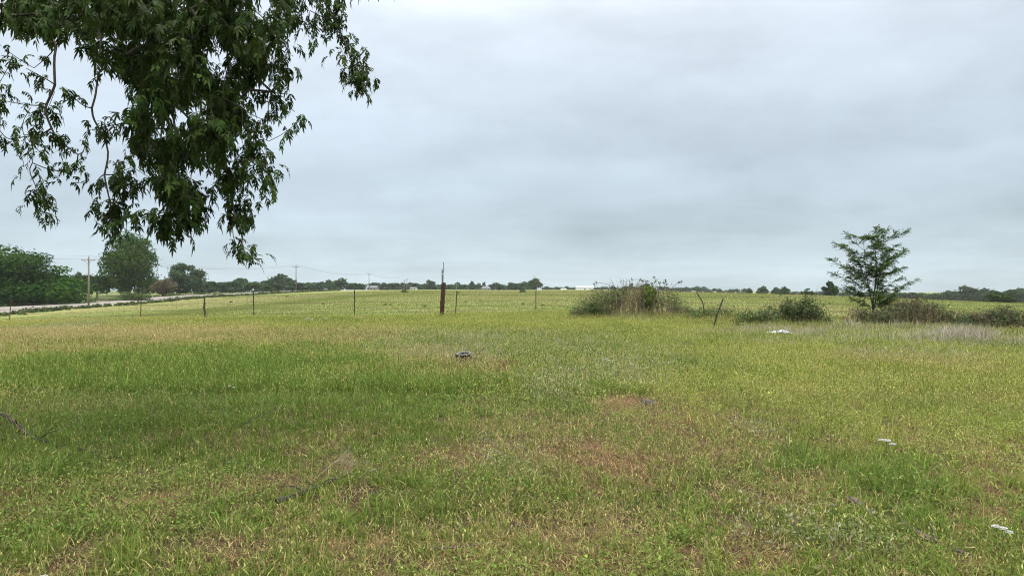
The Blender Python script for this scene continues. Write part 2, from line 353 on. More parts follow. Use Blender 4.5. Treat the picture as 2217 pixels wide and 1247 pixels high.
# hay field beyond the fence
g2 = MB(); X, Y = scatter(int(330000 * DN), 34, 190, 1.25)
k = (Y > fence_y(X)) & (X > -72); X, Y = X[k], Y[k]
cl = jit(field_col(X, Y), len(X), .07, .03)
blades(g2, X, Y, (.06 + .08 * rng.random(len(X))) * (1 + .001 * Y), .010 + .0006 * Y, cl, .5, seg=1)
tag(g2.build('hay_field_grass', M_grass), 'short yellow green hay grass beyond the wire fence', kind='stuff')
# lying straw and litter
g3 = MB(); X, Y = scatter(120000, 2.7, 10, 1.4); c = cover(X, Y)
k = rng.random(len(X)) < .25 + .7 * np.clip(c['tan'] + c['red'] * .6 + c['bare'], 0, 1); X, Y = X[k], Y[k]
cl = jit(C_TAN * .85, len(X), .35, .06); q = rng.random(len(X)) < .4; cl[q] = jit(C_BROWN, q.sum(), .4, .08)
blades(g3, X, Y, .04 + .10 * rng.random(len(X)), .003 + .003 * rng.random(len(X)), cl, 2.6, seg=2, z=zt(X, Y) + .008 + .03 * rng.random(len(X)))
tag(g3.build('straw_litter', M_grass), 'dry straw and dead grass lying between the green tufts', kind='stuff')
# seed heads
g4 = MB()
for n_, y0, y1, pw, s, gain in ((36000, 2.8, 10, 1.3, 1.0, 1), (120000, 9, 24, 1.3, 1.5, 1), (90000, 22, 43, 1.1, 2.3, 1)):
    X, Y = scatter(n_, y0, y1, pw); c = cover(X, Y)
    k = (rng.random(len(X)) < np.clip(.38 + .55 * c['bright'] + .4 * c['tan'] + .5 * c['wht'] - .55 * c['lush'] - .5 * c['red'], .08, 1)) & (Y < fence_y(X)); X, Y = X[k], Y[k]; c = {q: v[k] for q, v in c.items()}
    N_ = len(X); hh = .10 + .14 * rng.random(N_) + .05 * c['lush']
    cl = lerp([.42, .42, .13], [.52, .43, .21], np.clip(c['tan'] * 1.1 + .12, 0, 1)); cl = jit(cl, N_, .2, .06)
    w_ = rng.random(N_) < c['wht'] * .5; cl[w_] = jit([.52, .49, .34], w_.sum(), .15, .03)
    g_ = rng.random(N_) < c['grey'] * .5; cl[g_] = jit([.40, .37, .28], g_.sum(), .15, .03)
    if y0 < 20:
        tip = blades(g4, X, Y, hh, (.0022 * s) * np.ones(N_), cl * .8, .28, seg=1)
    else:
        tip = np.stack([X, Y, zt(X, Y) + hh], 1)
    heads(g4, tip - np.array([0, 0, .01]), (.016 + .018 * rng.random(N_)) * s ** .75, (.0034 + .0025 * rng.random(N_)) * s, cl)
tag(g4.build('seed_heads', M_grass), 'small pale seed heads standing above the grass', kind='stuff')
# broad little leaves (clover and weeds) in clumps
g5 = MB()
for n_, y0, y1, s in ((170000, 2.8, 10, .85), (120000, 9.5, 26, 1.9)):
    X, Y = scatter(n_, y0, y1, 1.4); c = cover(X, Y); cl_ = fbm(X * 1.3, Y * 1.1, 83, 3)
    k = rng.random(len(X)) < sstep(.46, .66, cl_) * np.clip(.9 - c['red'], .05, 1); X, Y = X[k], Y[k]; c = {q: v[k] for q, v in c.items()}
    N_ = len(X); z = zt(X, Y) + .02 + .09 * rng.random(N_); a = rng.random(N_) * 6.283; t = rng.normal(.2, .45, N_)
    ln = (.014 + .02 * rng.random(N_)) * s; wd = ln * (.22 + .25 * rng.random(N_))
    d = np.stack([np.cos(a) * np.cos(t), np.sin(a) * np.cos(t), np.sin(t)], 1); sd = np.stack([-np.sin(a), np.cos(a), rng.normal(0, .4, N_)], 1)
    B = np.stack([X, Y, z], 1); V = np.stack([B, B + d * ln[:, None] * .5 + sd * wd[:, None], B + d * ln[:, None], B + d * ln[:, None] * .5 - sd * wd[:, None]], 1).reshape(-1, 3)
    g_ = lerp([.16, .225, .045], [.27, .32, .07], np.clip(c['bright'] + (c['patch2'] - .5), 0, 1)); g_ = lerp(g_, [.12, .19, .04], np.clip(c['lush'], 0, 1) * .8); g_ = lerp(g_, [.22, .25, .12], c['wht'] * .6)
    g5.add(V, np.arange(N_)[:, None] * 4 + np.array([[0, 1, 2, 3]]), np.repeat(jit(g_, N_, .25, .06), 4, 0))
tag(g5.build('weed_leaves', M_grass), 'low broad weed and clover leaves among the grass', kind='stuff')
# tall stalks, loose and thin
g6 = MB(); X, Y = scatter(5500, 3.0, 26, 1.35); N_ = len(X); cl = jit([.34, .31, .12], N_, .25, .06)
tp = blades(g6, X, Y, .13 + .22 * rng.random(N_) ** 1.5, .0022 + .0003 * Y, cl, .55)
heads(g6, tp, .03 + .05 * rng.random(N_), .0022 + .0003 * Y, jit([.44, .38, .17], N_, .2, .05), .8)
# bright coarse tufts in the foreground
T = []
for px, row in ((885, 1180), (820, 1110), (1010, 1170), (1150, 1190), (90, 1190), (280, 1200), (730, 1130), (1480, 1130), (1430, 1190), (2080, 1110), (2010, 1140), (1620, 1090), (1900, 1180), (1330, 1190), (170, 1100), (560, 1130), (960, 1110), (1540, 1040), (1240, 1080), (2190, 1060)) + tuple((rng.uniform(0, 2217), rng.uniform(1000, 1235)) for q in range(40)):
    x0, y0, _ = at(px, row); k = int(rng.integers(40, 120)); r = np.abs(rng.normal(0, .09, k)); a = rng.random(k) * 6.283; T.append(np.stack([x0 + r * np.cos(a), y0 + r * np.sin(a)], 1))
T = np.concatenate(T); N_ = len(T)
blades(g6, T[:, 0], T[:, 1], .07 + .11 * rng.random(N_), .005 + .004 * rng.random(N_), jit([.175, .245, .045], N_, .24, .06), .85)
tag(g6.build('tall_grass_stalks', M_grass), 'coarse bright tufts and tall pale stalks in the foreground', kind='stuff')
# fuzzy pale clover heads in the foreground
g7 = MB(); pts = []
for px, row, rx, ry, n_ in ((1720, 1165, 130, 65, 75), (1090, 1005, 70, 40, 40), (1230, 850, 60, 18, 130), (820, 1030, 40, 25, 8), (1640, 945, 45, 25, 60), (1310, 800, 130, 25, 160)):
    x0, y0, _ = at(px, row); a = rng.normal(size=(n_, 2)) * .55; pts.append(np.stack([x0 + a[:, 0] * rx / F * y0, y0 + a[:, 1] * ry * y0 * y0 / F / H], 1))
pts = np.concatenate(pts); pts = pts[pts[:, 1] > 2.8]; N_ = len(pts); h_ = .08 + .07 * rng.random(N_); cl = jit([.36, .35, .22], N_, .2, .04)
tip = blades(g7, pts[:, 0], pts[:, 1], h_, .003 * np.ones(N_), jit([.14, .18, .06], N_), .25, seg=1)
for q in range(5): heads(g7, tip + rng.normal(0, .003, (N_, 3)) - np.array([0, 0, .008]), .02 + .012 * rng.random(N_), .0045 + .0025 * rng.random(N_), cl, .9)
tag(g7.build('clover_heads', M_grass), 'fuzzy greyish clover heads dotted in the grass', kind='stuff')

# ------------------------------------------------------------------ tree crowns
def leaf_quads(mb, pos, nrm, size, col, mat=0, asp=.6):
    N_ = len(pos); a = np.cross(nrm, rng.normal(size=(N_, 3))); a /= np.linalg.norm(a, axis=1)[:, None] + 1e-9
    b_ = np.cross(nrm, a); b_ /= np.linalg.norm(b_, axis=1)[:, None] + 1e-9; s = size[:, None]
    V = np.stack([pos - a * s * .5, pos + b_ * s * asp * .5 + nrm * s * .08, pos + a * s * .5 - nrm * s * .1, pos - b_ * s * asp * .5 + nrm * s * .08], 1).reshape(-1, 3)
    k = np.arange(N_)[:, None] * 4
    mb.add(V, [k + np.array([[0, 1, 2]]), k + np.array([[0, 2, 3]])], np.repeat(col, 4, 0), mat)
def make_crown(mb, nl, lobes, leaf, base, low=.0, width=.5, shape='round', mat=0, hue=.08, var=.22, deep=.35):
    """leaf clumps spread through a unit crown (x, y within half a unit, z from low to 1)"""
    L_ = []
    while len(L_) < lobes:
        p_ = rng.uniform(-1, 1, 3)
        if (p_ ** 2).sum() > 1: continue
        if (p_ ** 2).sum() < .12 and rng.random() < .6: continue
        zz = (p_[2] + 1) / 2
        if shape == 'dome': zz = zz ** 1.6
        wz = {'round': math.sqrt(max(.05, 1 - (2 * zz - 1) ** 2 * .75)), 'cone': 1.1 - .75 * zz, 'dome': math.sqrt(max(.06, 1 - zz ** 2 * .9)), 'vase': .45 + .6 * zz}[shape]
        r = rng.choice([.09, .13, .17, .22]) * rng.uniform(.9, 1.1) * (1.15 if zz < .6 else .85)
        rad = np.hypot(p_[0], p_[1]) + 1e-6; f = min(1, wz / rad) if rad > wz else 1
        L_.append((p_[0] * f * (width - r * .7), p_[1] * f * (width - r * .7), low + (1 - low) * (zz * .86 + .04), r))
    L_ = np.array(L_); wt = L_[:, 3] ** 2; k = rng.choice(lobes, nl, p=wt / wt.sum())
    d = rng.normal(size=(nl, 3)); d[:, 2] = d[:, 2] * .8 + .25; d /= np.linalg.norm(d, axis=1)[:, None]
    rr = L_[k, 3] * (1 - deep * rng.random(nl) ** 1.5) * np.exp(rng.normal(0, .16, nl))
    pos = L_[k, :3] + d * rr[:, None] * np.array([1, 1, .85])
    lh = np.exp(rng.normal(0, .14, (lobes, 1))) * np.exp(rng.normal(0, hue, (lobes, 3)))
    col = jit(np.asarray(base)[None] * lh[k], nl, var, .05)
    nr = d + rng.normal(0, .55, (nl, 3)); nr /= np.linalg.norm(nr, axis=1)[:, None]
    leaf_quads(mb, pos, nr, leaf * (.55 + .9 * rng.random(nl)), col, mat)
    return L_
def add_limbs(mb, L_, top, r0, mat=0, nmax=14, fork=.25, col=(.07, .06, .05)):
    tube(mb, spline([(0, 0, -.02), (rng.normal(0, .01), rng.normal(0, .01), fork), (rng.normal(0, .03), rng.normal(0, .03), top)], 7), np.linspace(r0, r0 * .25, 7), 8, col, mat=mat)
    for p_ in L_[rng.permutation(len(L_))[:nmax]]:
        s = np.array([0, 0, fork + rng.random() * max(0, min(top, p_[2]) - fork) * .6]); e = p_[:3]
        tube(mb, spline([s, s * .5 + e * .5 + [0, 0, .03], e], 5), np.linspace(r0 * .45, r0 * .08, 5), 5, col, mat=mat)
def place_tree(px, w, top, Y, base=None):
    X = (px - CX) / F * Y; z0 = gz(X, Y) - .05; ht = H - (top - CY) / F * Y - z0; return (X, Y, z0), w / F * Y, ht

# left and middle distance trees: own trunk and crown
def big_tree(name, px, w, top, Y, label, nl, lobes, leaf, base, low=.12, shape='round', trunk=.03, fork=.2, cat='tree', group=None, rot=0, deep=.35, dx=0):
    loc, W, Ht = place_tree(px, w, top, Y); root = empty(name, loc, label, cat, group); root.rotation_euler.z = rot
    c_ = MB(); L_ = make_crown(c_, nl, lobes, leaf / max(W, Ht), base, low, .5, shape, deep=deep); t_ = MB(); add_limbs(t_, L_, .8, trunk, fork=fork, nmax=min(20, lobes))
    for o_ in (t_.build('trunk', M_bark, root, True), c_.build('crown', M_leaf, root)): o_.scale = (W, W, Ht)
    return root
big_tree('broadleaf_tree', 48, 250, 520, 131, 'big dense dark green tree at the left edge beside the road', 30000, 60, .72, (.038, .088, .010), low=.0, shape='dome')
big_tree('broadleaf_tree', 282, 146, 506, 172, 'tall tree with uneven crown behind the nearest utility pole', 12000, 40, .64, (.046, .09, .013), low=.06, shape='cone', fork=.12)
big_tree('broadleaf_tree', 209, 70, 588, 158, 'small lawn tree with a short bare trunk left of the tall tree', 4500, 20, .5, (.05, .082, .022), low=.24, shape='round', trunk=.035)
big_tree('mimosa_tree', 352, 58, 598, 166, 'low spreading tree with brownish pink blossom across the road', 3600, 22, .40, (.15, .125, .075), low=.28, shape='dome', trunk=.06, fork=.1)
big_tree('broadleaf_tree', 402, 82, 570, 235, 'rounded grey green tree with stacked lobes above the treeline', 8000, 26, .8, (.05, .085, .035), low=.05, shape='round')
big_tree('roadside_bush', 285, 84, 630, 148, 'bright green bush on the far verge below the tall tree', 3500, 22, .4, (.07, .115, .03), low=0, shape='dome', trunk=.02, fork=.05, cat='bush')
big_tree('roadside_bush', 168, 36, 641, 138, 'small dark bush on the verge at the edge of the big left tree', 1400, 12, .4, (.055, .09, .025), low=0, shape='dome', trunk=.02, fork=.05, cat='bush')
big_tree('broadleaf_tree', 1797, 33, 610, 182, 'upright lone tree in the field just left of the feathery sapling', 3000, 18, .55, (.045, .07, .03), low=.05, shape='round', trunk=.04)
big_tree('broadleaf_tree', 2165, 66, 627, 118, 'low rounded dark tree on the field near the right edge', 5000, 26, .45, (.045, .08, .025), low=0, shape='dome', trunk=.03, fork=.08)
big_tree('broadleaf_tree', 1749, 30, 624, 190, 'small round green tree left of the upright lone field tree', 1800, 14, .55, (.055, .09, .028), low=0, shape='dome')

# far treelines: copies of a few crowns, each tree an object
protos = []
for s, (shp, lw, lb) in enumerate([('round', .02, 16), ('dome', 0, 14), ('round', .05, 20), ('cone', .02, 14), ('dome', 0, 22)]):
    q = MB(); L_ = make_crown(q, 1700, lb, .105, [(.045, .078, .03), (.05, .085, .03), (.042, .07, .032), (.05, .075, .03), (.055, .092, .03)][s], lw, .5, shp)
    add_limbs(q, L_, .7, .02, mat=1, nmax=6); ob = q.build('treeline_tree', [M_far, M_bark]); protos.append(ob); COL.objects.unlink(ob)
def far_tree(px, w, top, Y, label, group=None, kind=None, base_name='treeline_tree'):
    k = int(rng.integers(0, 5)) if kind is None else kind
    o = protos[k].copy(); COL.objects.link(o); loc, W, Ht = place_tree(px, w, top, Y); o.location = loc; W *= 1.2
    o.scale = (W, W * .9, Ht * 1.06); o.rotation_euler.z = rng.random() * 6.28; o.name = base_name
    return tag(o, label, 'tree', group)
G1 = 'trees in the treeline left of the middle utility pole'
for px, w, top, Y, lab in [(448, 42, 605, 285, 'low dark tree just right of the rounded grey green tree'), (476, 50, 607, 290, 'light green bushy tree in the roadside treeline above the twisted wooden post'),
        (505, 42, 605, 300, 'dark tree in the roadside treeline left of the paler dome'), (523, 36, 597, 380, 'pale domed tree rising behind the treeline under the hanging leaf cluster'),
        (552, 48, 606, 310, 'round dark tree in the treeline right above the wire fence left post'), (580, 40, 603, 315, 'shadowy tree touching the left side of the spiky topped tree'),
        (607, 56, 593, 330, 'spiky topped tree rising highest beside the middle utility pole'), (632, 44, 602, 300, 'olive tree directly behind the middle utility pole'),
        (591, 44, 611, 285, 'low leafy tree in front of the spiky topped tree'), (640, 60, 612, 290, 'low hedge like tree at the foot of the middle utility pole')]:
    far_tree(px, w, top, Y, lab, G1)
G2 = 'trees in the treeline between the middle and the third utility pole'
for px, w, top, lab in [(672, 36, 608, 'first tree in the line right of the middle utility pole'), (692, 34, 610, 'second tree in the line right of the middle utility pole'), (714, 34, 607, 'third tree in the line right of the middle utility pole'),
        (737, 46, 604, 'broadest dark tree in the line left of the third utility pole'), (760, 32, 610, 'tree next to the left side of the third utility pole line'), (779, 26, 611, 'small tree nearest the left of the third utility pole')]:
    far_tree(px, w, top, 350 + 30 * rng.random(), lab, G2)
G3 = 'hazy trees in the treeline left of the tall timber post'
for px, w, top in [(812, 34, 609), (832, 26, 612), (848, 40, 610), (868, 30, 612), (884, 26, 612), (897, 28, 610), (914, 28, 612)]:
    far_tree(px, w, top, 430 + 50 * rng.random(), 'hazy dark tree in the far treeline between the third utility pole and timber post', G3)
far_tree(934, 34, 607, 420, 'tall open tree in the far treeline just left of the timber post', G3)
far_tree(953, 20, 613, 440, 'tree directly behind the timber post in the far treeline', G3)
G4 = 'hazy trees in the treeline right of the tall timber post'
for px, w, top in [(975, 26, 613), (992, 30, 612), (1006, 24, 613), (1062, 18, 616), (1092, 26, 617), (1036, 18, 614)]:
    far_tree(px, w, top, 440 + 50 * rng.random(), 'hazy dark tree in the far treeline right of the timber post', G4)
far_tree(1021, 15, 609, 430, 'narrow taller tree standing out in the treeline right of the timber post', G4, 2)
far_tree(1047, 12, 611, 440, 'small round topped tree above the grey roofed house', G4, 2)
far_tree(1075, 36, 613, 430, 'rounded tree just right of the grey roofed house', G4)
far_tree(1112, 40, 612, 420, 'broad low tree left of the big dome shaped tree', G4)
far_tree(1134, 34, 611, 425, 'tree touching the left of the big dome shaped tree', G4)
far_tree(1157, 42, 604, 410, 'big dark dome shaped tree behind the right fence posts', G4, 1)
G5 = 'tiny blue grey trees on the far horizon'
for px in np.arange(1182, 1250, 11): far_tree(px, 20, 619.5 + 2.5 * rng.random(), 640, 'tiny blue grey tree on the horizon between the dome tree and white barn', G5)
for px in np.arange(1290, 1345, 12): far_tree(px, 20, 619.5 + 2.5 * rng.random(), 640, 'tiny blue grey tree on the horizon right of the white barn', G5)
far_tree(1354, 20, 618, 430, 'small dark tree behind the left part of the big thicket', 'trees behind the thicket'); far_tree(1366, 15, 613, 420, 'upright dark tree behind the middle of the big thicket', 'trees behind the thicket', 2)
far_tree(1396, 32, 614, 400, 'dark tree behind the yellow green sapling in the thicket', 'trees behind the thicket')
for px in np.arange(1385, 1530, 14): far_tree(px, 24, 619.5 + 3 * rng.random(), 640, 'tiny blue grey tree on the horizon behind the big thicket', G5)
for px in np.arange(1532, 1625, 13): far_tree(px, 20, 624 + 4 * rng.random(), 620, 'tiny blue grey tree on the horizon between thicket and right hand bushes', G5)
G6 = 'small separate trees along the field crest on the right'
far_tree(1622, 15, 624.5, 300, 'smallest light tree on the crest at the left of the row', G6, 1); far_tree(1652, 23, 620.5, 300, 'dark domed tree on the crest second in the row', G6, 1)
far_tree(1681, 22, 623, 310, 'left one of the touching pair of trees on the crest', G6, 1); far_tree(1698, 25, 621.5, 300, 'right one of the touching pair of trees on the crest', G6, 1)
G7 = 'dark wood along the right hand horizon'
for px in np.arange(1700, 1930, 17): far_tree(px, 28, 629 + 4 * rng.random(), 560, 'tiny blue grey tree in the low far line left of and behind the sapling', G7)
for px, w, top in [(1938, 40, 634), (1958, 36, 634), (1978, 40, 633), (1998, 40, 634), (2018, 40, 633), (2036, 40, 631), (2054, 40, 629), (2072, 44, 627), (2124, 44, 625), (2142, 40, 628), (2186, 44, 627), (2208, 44, 624), (2232, 48, 624)]:
    far_tree(px, w, top, 330 + 50 * rng.random(), 'blue green tree in the dark wood along the right horizon', G7)
for px in np.arange(1940, 2240, 21): far_tree(px, 40, 634 - 6 * (px > 2060) + 3 * rng.random(), 420, 'blue green tree in the dark wood along the right horizon', G7)
far_tree(2100, 62, 620, 330, 'tallest tree in the dark wood on the right horizon', G7, 2); far_tree(2200, 50, 622, 300, 'tall tree at the right edge behind the low rounded dark tree', G7, 0)
G8 = 'trees beyond the lawn across the road'
for px, w, top, Y, lab in [(178, 46, 590, 235, 'tree behind the lawn between the big left tree and the utility pole'), (232, 50, 592, 240, 'shaded tree behind the lawn right of the nearest utility pole'), (320, 60, 596, 245, 'tree behind the lawn at the right foot of the tall tree'), (372, 44, 597, 250, 'tree behind the brownish blossom tree'),
        (262, 50, 604, 245, 'low tree behind the trunk of the tall tree'), (428, 44, 606, 270, 'low tree at the right foot of the rounded grey green tree'), (386, 44, 608, 240, 'low tree at the left foot of the rounded grey green tree'), (345, 40, 612, 255, 'low dark tree behind the lawn right of the tall tree')]:
    far_tree(px, w, top, Y, lab, G8)

# ------------------------------------------------------------------ road and verge
mb = MB(); Ys = np.concatenate([np.arange(-60, 300, 4.), np.arange(300, 420, 10.)]); prof = [(-4.2, -.35), (-3.3, .12), (0, .2), (3.3, .12), (4.2, -.35)]
V = np.array([[-82 + a, y_, gz(-82, y_) + b_ + .3] for y_ in Ys for a, b_ in prof]); k = np.arange(len(Ys) - 1)[:, None] * 5 + np.arange(4)[None]; k = k.ravel()
mb.add(V, np.stack([k, k + 1, k + 6, k + 5], 1)); tag(mb.build('road', M_road, smooth=False), kind='structure')
mb = MB()        # driveway across the lawn
Xs = np.linspace(-150, -86, 30); V = []
for x_ in Xs:
    for dy in (-2, 2): V.append([x_, 155 + dy + (x_ + 86) * -.05, gz(x_, 155) + .12])
k = np.arange(29) * 2; mb.add(V, np.stack([k, k + 2, k + 3, k + 1], 1)); tag(mb.build('driveway_path', M_road), kind='structure')
mb = MB()
def tuftline(X, Y, hh, base, leaf, per):
    N_ = len(X) * per; k = np.repeat(np.arange(len(X)), per)
    d = rng.normal(size=(N_, 3)); d[:, 2] = np.abs(d[:, 2]); d /= np.linalg.norm(d, axis=1)[:, None]; r = rng.random(N_) ** .4
    pos = np.stack([X[k] + d[:, 0] * r * hh[k] * .9, Y[k] + d[:, 1] * r * hh[k] * .9, zt(X[k], Y[k]) + d[:, 2] * r * hh[k]], 1)
    nr = d + rng.normal(0, .6, (N_, 3)); nr /= np.linalg.norm(nr, axis=1)[:, None]
    leaf_quads(mb, pos, nr, leaf * (.5 + rng.random(N_)), jit(np.asarray(base) * np.exp(rng.normal(0, .2, (len(X), 1)))[k], N_, .25, .06))
n_ = 560; Y = rng.uniform(85, 300, n_); X = -76.3 + rng.normal(0, .8, n_); tuftline(X, Y, .42 + .6 * rng.random(n_) * vnoise(Y * .09, Y * 0, 4), (.075, .105, .032), .38, 34)
n_ = 240; Y = rng.uniform(95, 300, n_); X = -88.2 + rng.normal(0, .8, n_); tuftline(X, Y, .35 + .6 * rng.random(n_), (.075, .105, .035), .35, 28)
tag(mb.build('roadside_weeds', M_leaf), 'ragged green weeds growing along both edges of the road', kind='stuff')

# ------------------------------------------------------------------ utility poles and wires
def pole_parts(root, ht, tiny=False):
    mb = MB(); tube(mb, [(0, 0, -.3), (0, 0, ht * .5), (0, 0, ht)], [.17, .145, .115], 10); mb.build('pole', M_pole, root, True)
    mb = MB(); box(mb, (0, -.16, ht - .55), (2.4, .1, .13)); ca = mb.build('crossarm', M_pole, root)
    for s in (-1, 1):
        mb = MB(); tube(mb, [(s * .75, -.16, ht - .6), (s * .02, -.15, ht - 1.25)], .025, 5); mb.build('brace', M_pole, root)
    for x_, z_ in ((-1.1, ht - .48), (1.1, ht - .48), (.0, ht)):
        mb = MB(); tube(mb, [(x_, -.16 if x_ else 0, z_), (x_, -.16 if x_ else 0, z_ + .1), (x_, -.16 if x_ else 0, z_ + .24)], [.03, .06, .03], 6); mb.build('insulator', M_insul, root)
heads_ = []
for px, top, Y, lab in ((192, 557, 121, 'nearest utility pole with crossarm beside the road left of the tall tree'), (641, 574, 228, 'middle utility pole with crossarm rising from the field crest'), (799, 592, 365, 'third smaller utility pole further along the road')):
    X = (px - CX) / F * Y; z0 = gz(X, Y); ht = H - (top - CY) / F * Y - z0
    root = empty('utility_pole', (X, Y, z0), lab, 'utility pole', 'utility poles along the road'); pole_parts(root, ht); heads_.append((X, Y, z0 + ht))
heads_ = [(-77, 10, 6.5)] + heads_ + [(-76, 470, 9.5)]
for q, (dx, dz, lab) in enumerate(((-1.1, -.2, 'left conductor wire strung along the utility pole crossarms'), (1.1, -.2, 'right conductor wire strung along the utility pole crossarms'), (0, .24, 'topmost wire strung along the utility pole tops'))):
    mb = MB()
    for a, b_ in zip(heads_[:-1], heads_[1:]):
        t = np.linspace(0, 1, 16)[:, None]; p_ = np.array(a) * (1 - t) + np.array(b_) * t + np.array([dx, -.16 if dx else 0, dz]); p_[:, 2] -= (1.6 * 4 * t * (1 - t))[:, 0]
        tube(mb, p_,   .006 + .00003 * p_[:, 1].mean(), 4)
    tag(mb.build('power_line', M_wire), lab, 'power line', 'wires on the utility poles')
for px, top, Y, lab in ((875, 606, 400, 'thin leaning far pole left of the timber post'), (881, 603, 420, 'tallest of the thin far poles left of the timber post'), (930, 608, 430, 'pale thin far pole in front of the tall open tree'), (988, 612, 440, 'thin far pole seen above the fence post right of timber post'), (1018, 613, 450, 'thin far pole in front of the narrow tree'), (1145, 610, 420, 'yard light pole in front of the big dome shaped tree')):
    X = (px - CX) / F * Y; z0 = gz(X, Y); ht = H - (top - CY) / F * Y - z0; root = empty('far_utility_pole', (X, Y, z0), lab, 'utility pole', 'thin far poles at the treeline')
    mb = MB(); tube(mb, [(0, 0, 0), (0, 0, ht)], [.2, .16], 6); mb.build('pole', M_pole, root)
    mb = MB(); box(mb, (0.2, 0, ht - .4), (1.6, .14, .16)); mb.build('crossarm' if px < 1100 else 'lamp_arm', M_pole, root)
X, Y = (1157 - CX) / F * 430, 430; z0 = gz(X, Y); mb = MB(); tube(mb, [(0, 0, 0), (0, 0, H - (596 - CY) / F * 430 - z0)], [.14, .07], 6)
tag(mb.build('radio_mast', M_steel, loc=(X, Y, z0)), 'thin mast sticking up above the big dome shaped tree', 'mast')

# ------------------------------------------------------------------ far buildings
def building(name, px, w, top, Y, depth, label, cat, wall, roof, eave=.6, hip=False, wins=3):
    X = (px - CX) / F * Y; W = w / F * Y; z0 = gz(X, Y); ht = H - (top - CY) / F * Y - z0; e = ht * eave
    root = empty(name, (X, Y, z0), label, cat)
    mb = MB(); box(mb, (0, 0, e / 2), (W, depth, e)); mb.build('wall', wall, root)
    mb = MB(); hx = W / 2 + .3; hy = depth / 2 + .4; r = hx - (min(hx * .5, 4) if hip else 0)
    V = [(-hx, -hy, e + .01), (hx, -hy, e + .01), (hx, hy, e + .01), (-hx, hy, e + .01), (-r, 0, ht), (r, 0, ht)]
    mb.add(V, [np.array([[0, 1, 5, 4], [2, 3, 4, 5], [3, 2, 1, 0]]), np.array([[1, 2, 5], [3, 0, 4]])]); mb.build('roof', roof, root)
    for k in range(wins):
        mb = MB(); box(mb, (-W / 2 + W * (k + .5) / wins, -depth / 2 - .03, e * .5), (min(1.2, W / wins * .4), .06, e * .4)); mb.build('window', M_window, root)
building('white_barn', 1265, 36, 619.8, 560, 9, 'long white metal barn on the horizon left of the thicket', 'barn', M_white, M_white, .72, False, 1)
building('white_shed', 1220, 11, 624.5, 560, 5, 'small white shed on the horizon left of the long barn', 'shed', M_white, M_white, .7, False, 1)
building('ranch_house', 1052, 20, 619.5, 400, 8, 'low house with a grey hip roof in the treeline', 'house', M_stone, M_roofgrey, .45, True, 3)
building('pale_house', 810, 14, 618.5, 390, 7, 'pale house half hidden beside the third utility pole', 'house', M_stone, M_roofgrey, .55, False, 2)
building('pale_house', 896, 12, 621.5, 350, 6, 'small pale house at the field edge left of the timber post', 'house', M_white, M_roofgrey, .6, False, 2)

# ------------------------------------------------------------------ wire fence
posts = [(-265, 47, .0, 'rust', None), (20, 43, 1.47, 'rust', 'rusty reddish steel post at the left edge'), (304, 39.8, 1.47, 'rust', 'rusty reddish steel post left of the twisted wooden post'), (443, 36.2, 1.2, 'wood', 'dark twisted wooden post'),
         (550, 35.3, 1.47, 'tee', 'dark steel post with a pale tip'), (768, 35.3, 1.47, 'tee', None), (986, 39, 1.45, 'tee', None), (1160, 43, 1.45, 'tee', None), (1325, 40.5, 1.4, 'tee', None), (1705, 33, 1.2, 'tee', None), (1985, 30, 1.2, 'tee', None), (2330, 27, 1.2, 'tee', None)]
fr = empty('wire_fence', P(768, 35.3), 'barbed wire fence with thin steel posts between lawn and hay field', 'fence'); off = np.array(fr.location)
tops = []
for px, Y, ht, kind, lab in posts:
    ht = ht or 1.45; X = (px - CX) / F * Y; z0 = gz(X, Y); b0 = np.array([X, Y, z0]) - off
    lean = np.array([rng.normal(0, .02), rng.normal(0, .02), 1.]);
    if px == 986: lean[0] = .06
    if px in (20, 304): lean[0] = .04
    mb = MB()
    if kind == 'wood':
        pt = [b0 + [0, 0, -.2], b0 + [.03, 0, .25], b0 + [-.03, .02, .6], b0 + [.0, 0, .9], b0 + [-.02, 0, ht]]
        tube(mb, spline(pt, 14), np.linspace(.055, .042, 14), 8, rough=.16); o = mb.build('post', M_logdark, fr)
    else:    # T-section steel post
        for dx, dy, sx, sy in ((0, 0, .05, .012), (0, .024, .012, .036)):
            V = []
            for zz in (-.2, ht):
                for ax, ay in ((-sx, -sy), (sx, -sy), (sx, sy), (-sx, sy)): V.append(b0 + lean * zz + np.array([dx + ax / 2, dy + ay / 2, 0]))
            mb.add(V, np.array([[0, 1, 5, 4], [1, 2, 6, 5], [2, 3, 7, 6], [3, 0, 4, 7], [4, 5, 6, 7], [3, 2, 1, 0]]))
        for zz in np.arange(.25, ht, .09): box(mb, b0 + lean * zz + np.array([0, -.011, 0]), (.03, .012, .02))
        o = mb.build('post', M_rust if kind == 'rust' else M_tpost, fr)
        if px == 550:
            mb = MB(); box(mb, b0 + lean * (ht + .035), (.055, .05, .075)); mb.build('post_tip', M_white, o)
    if lab: o['label'] = lab
    tops.append((b0, lean))
for hz in (1.2, .88, .56, .3):
    mb = MB(); pts = []
    for (a, la), (b_, lb) in zip(tops[:-1], tops[1:]):
        A, B = a + la * hz + [0, -.04, 0], b_ + lb * hz + [0, -.04, 0]
        t = np.linspace(0, 1, 9)[:-1, None]; q = A * (1 - t) + B * t; q[:, 2] -= (rng.uniform(.02, .09) * 4 * t * (1 - t))[:, 0]; pts.append(q)
    pts.append((tops[-1][0] + tops[-1][1] * hz)[None]); pts = np.concatenate(pts); tube(mb, pts, .0062, 4)
    for k in range(len(pts) - 1):     # barbs
        for t in (.25, .75):
            p_ = pts[k] * (1 - t) + pts[k + 1] * t; tube(mb, [p_ + [-.01, -.02, -.02], p_ + [.01, .02, .02]], .003, 3)
    mb.build('wire', M_wire, fr)
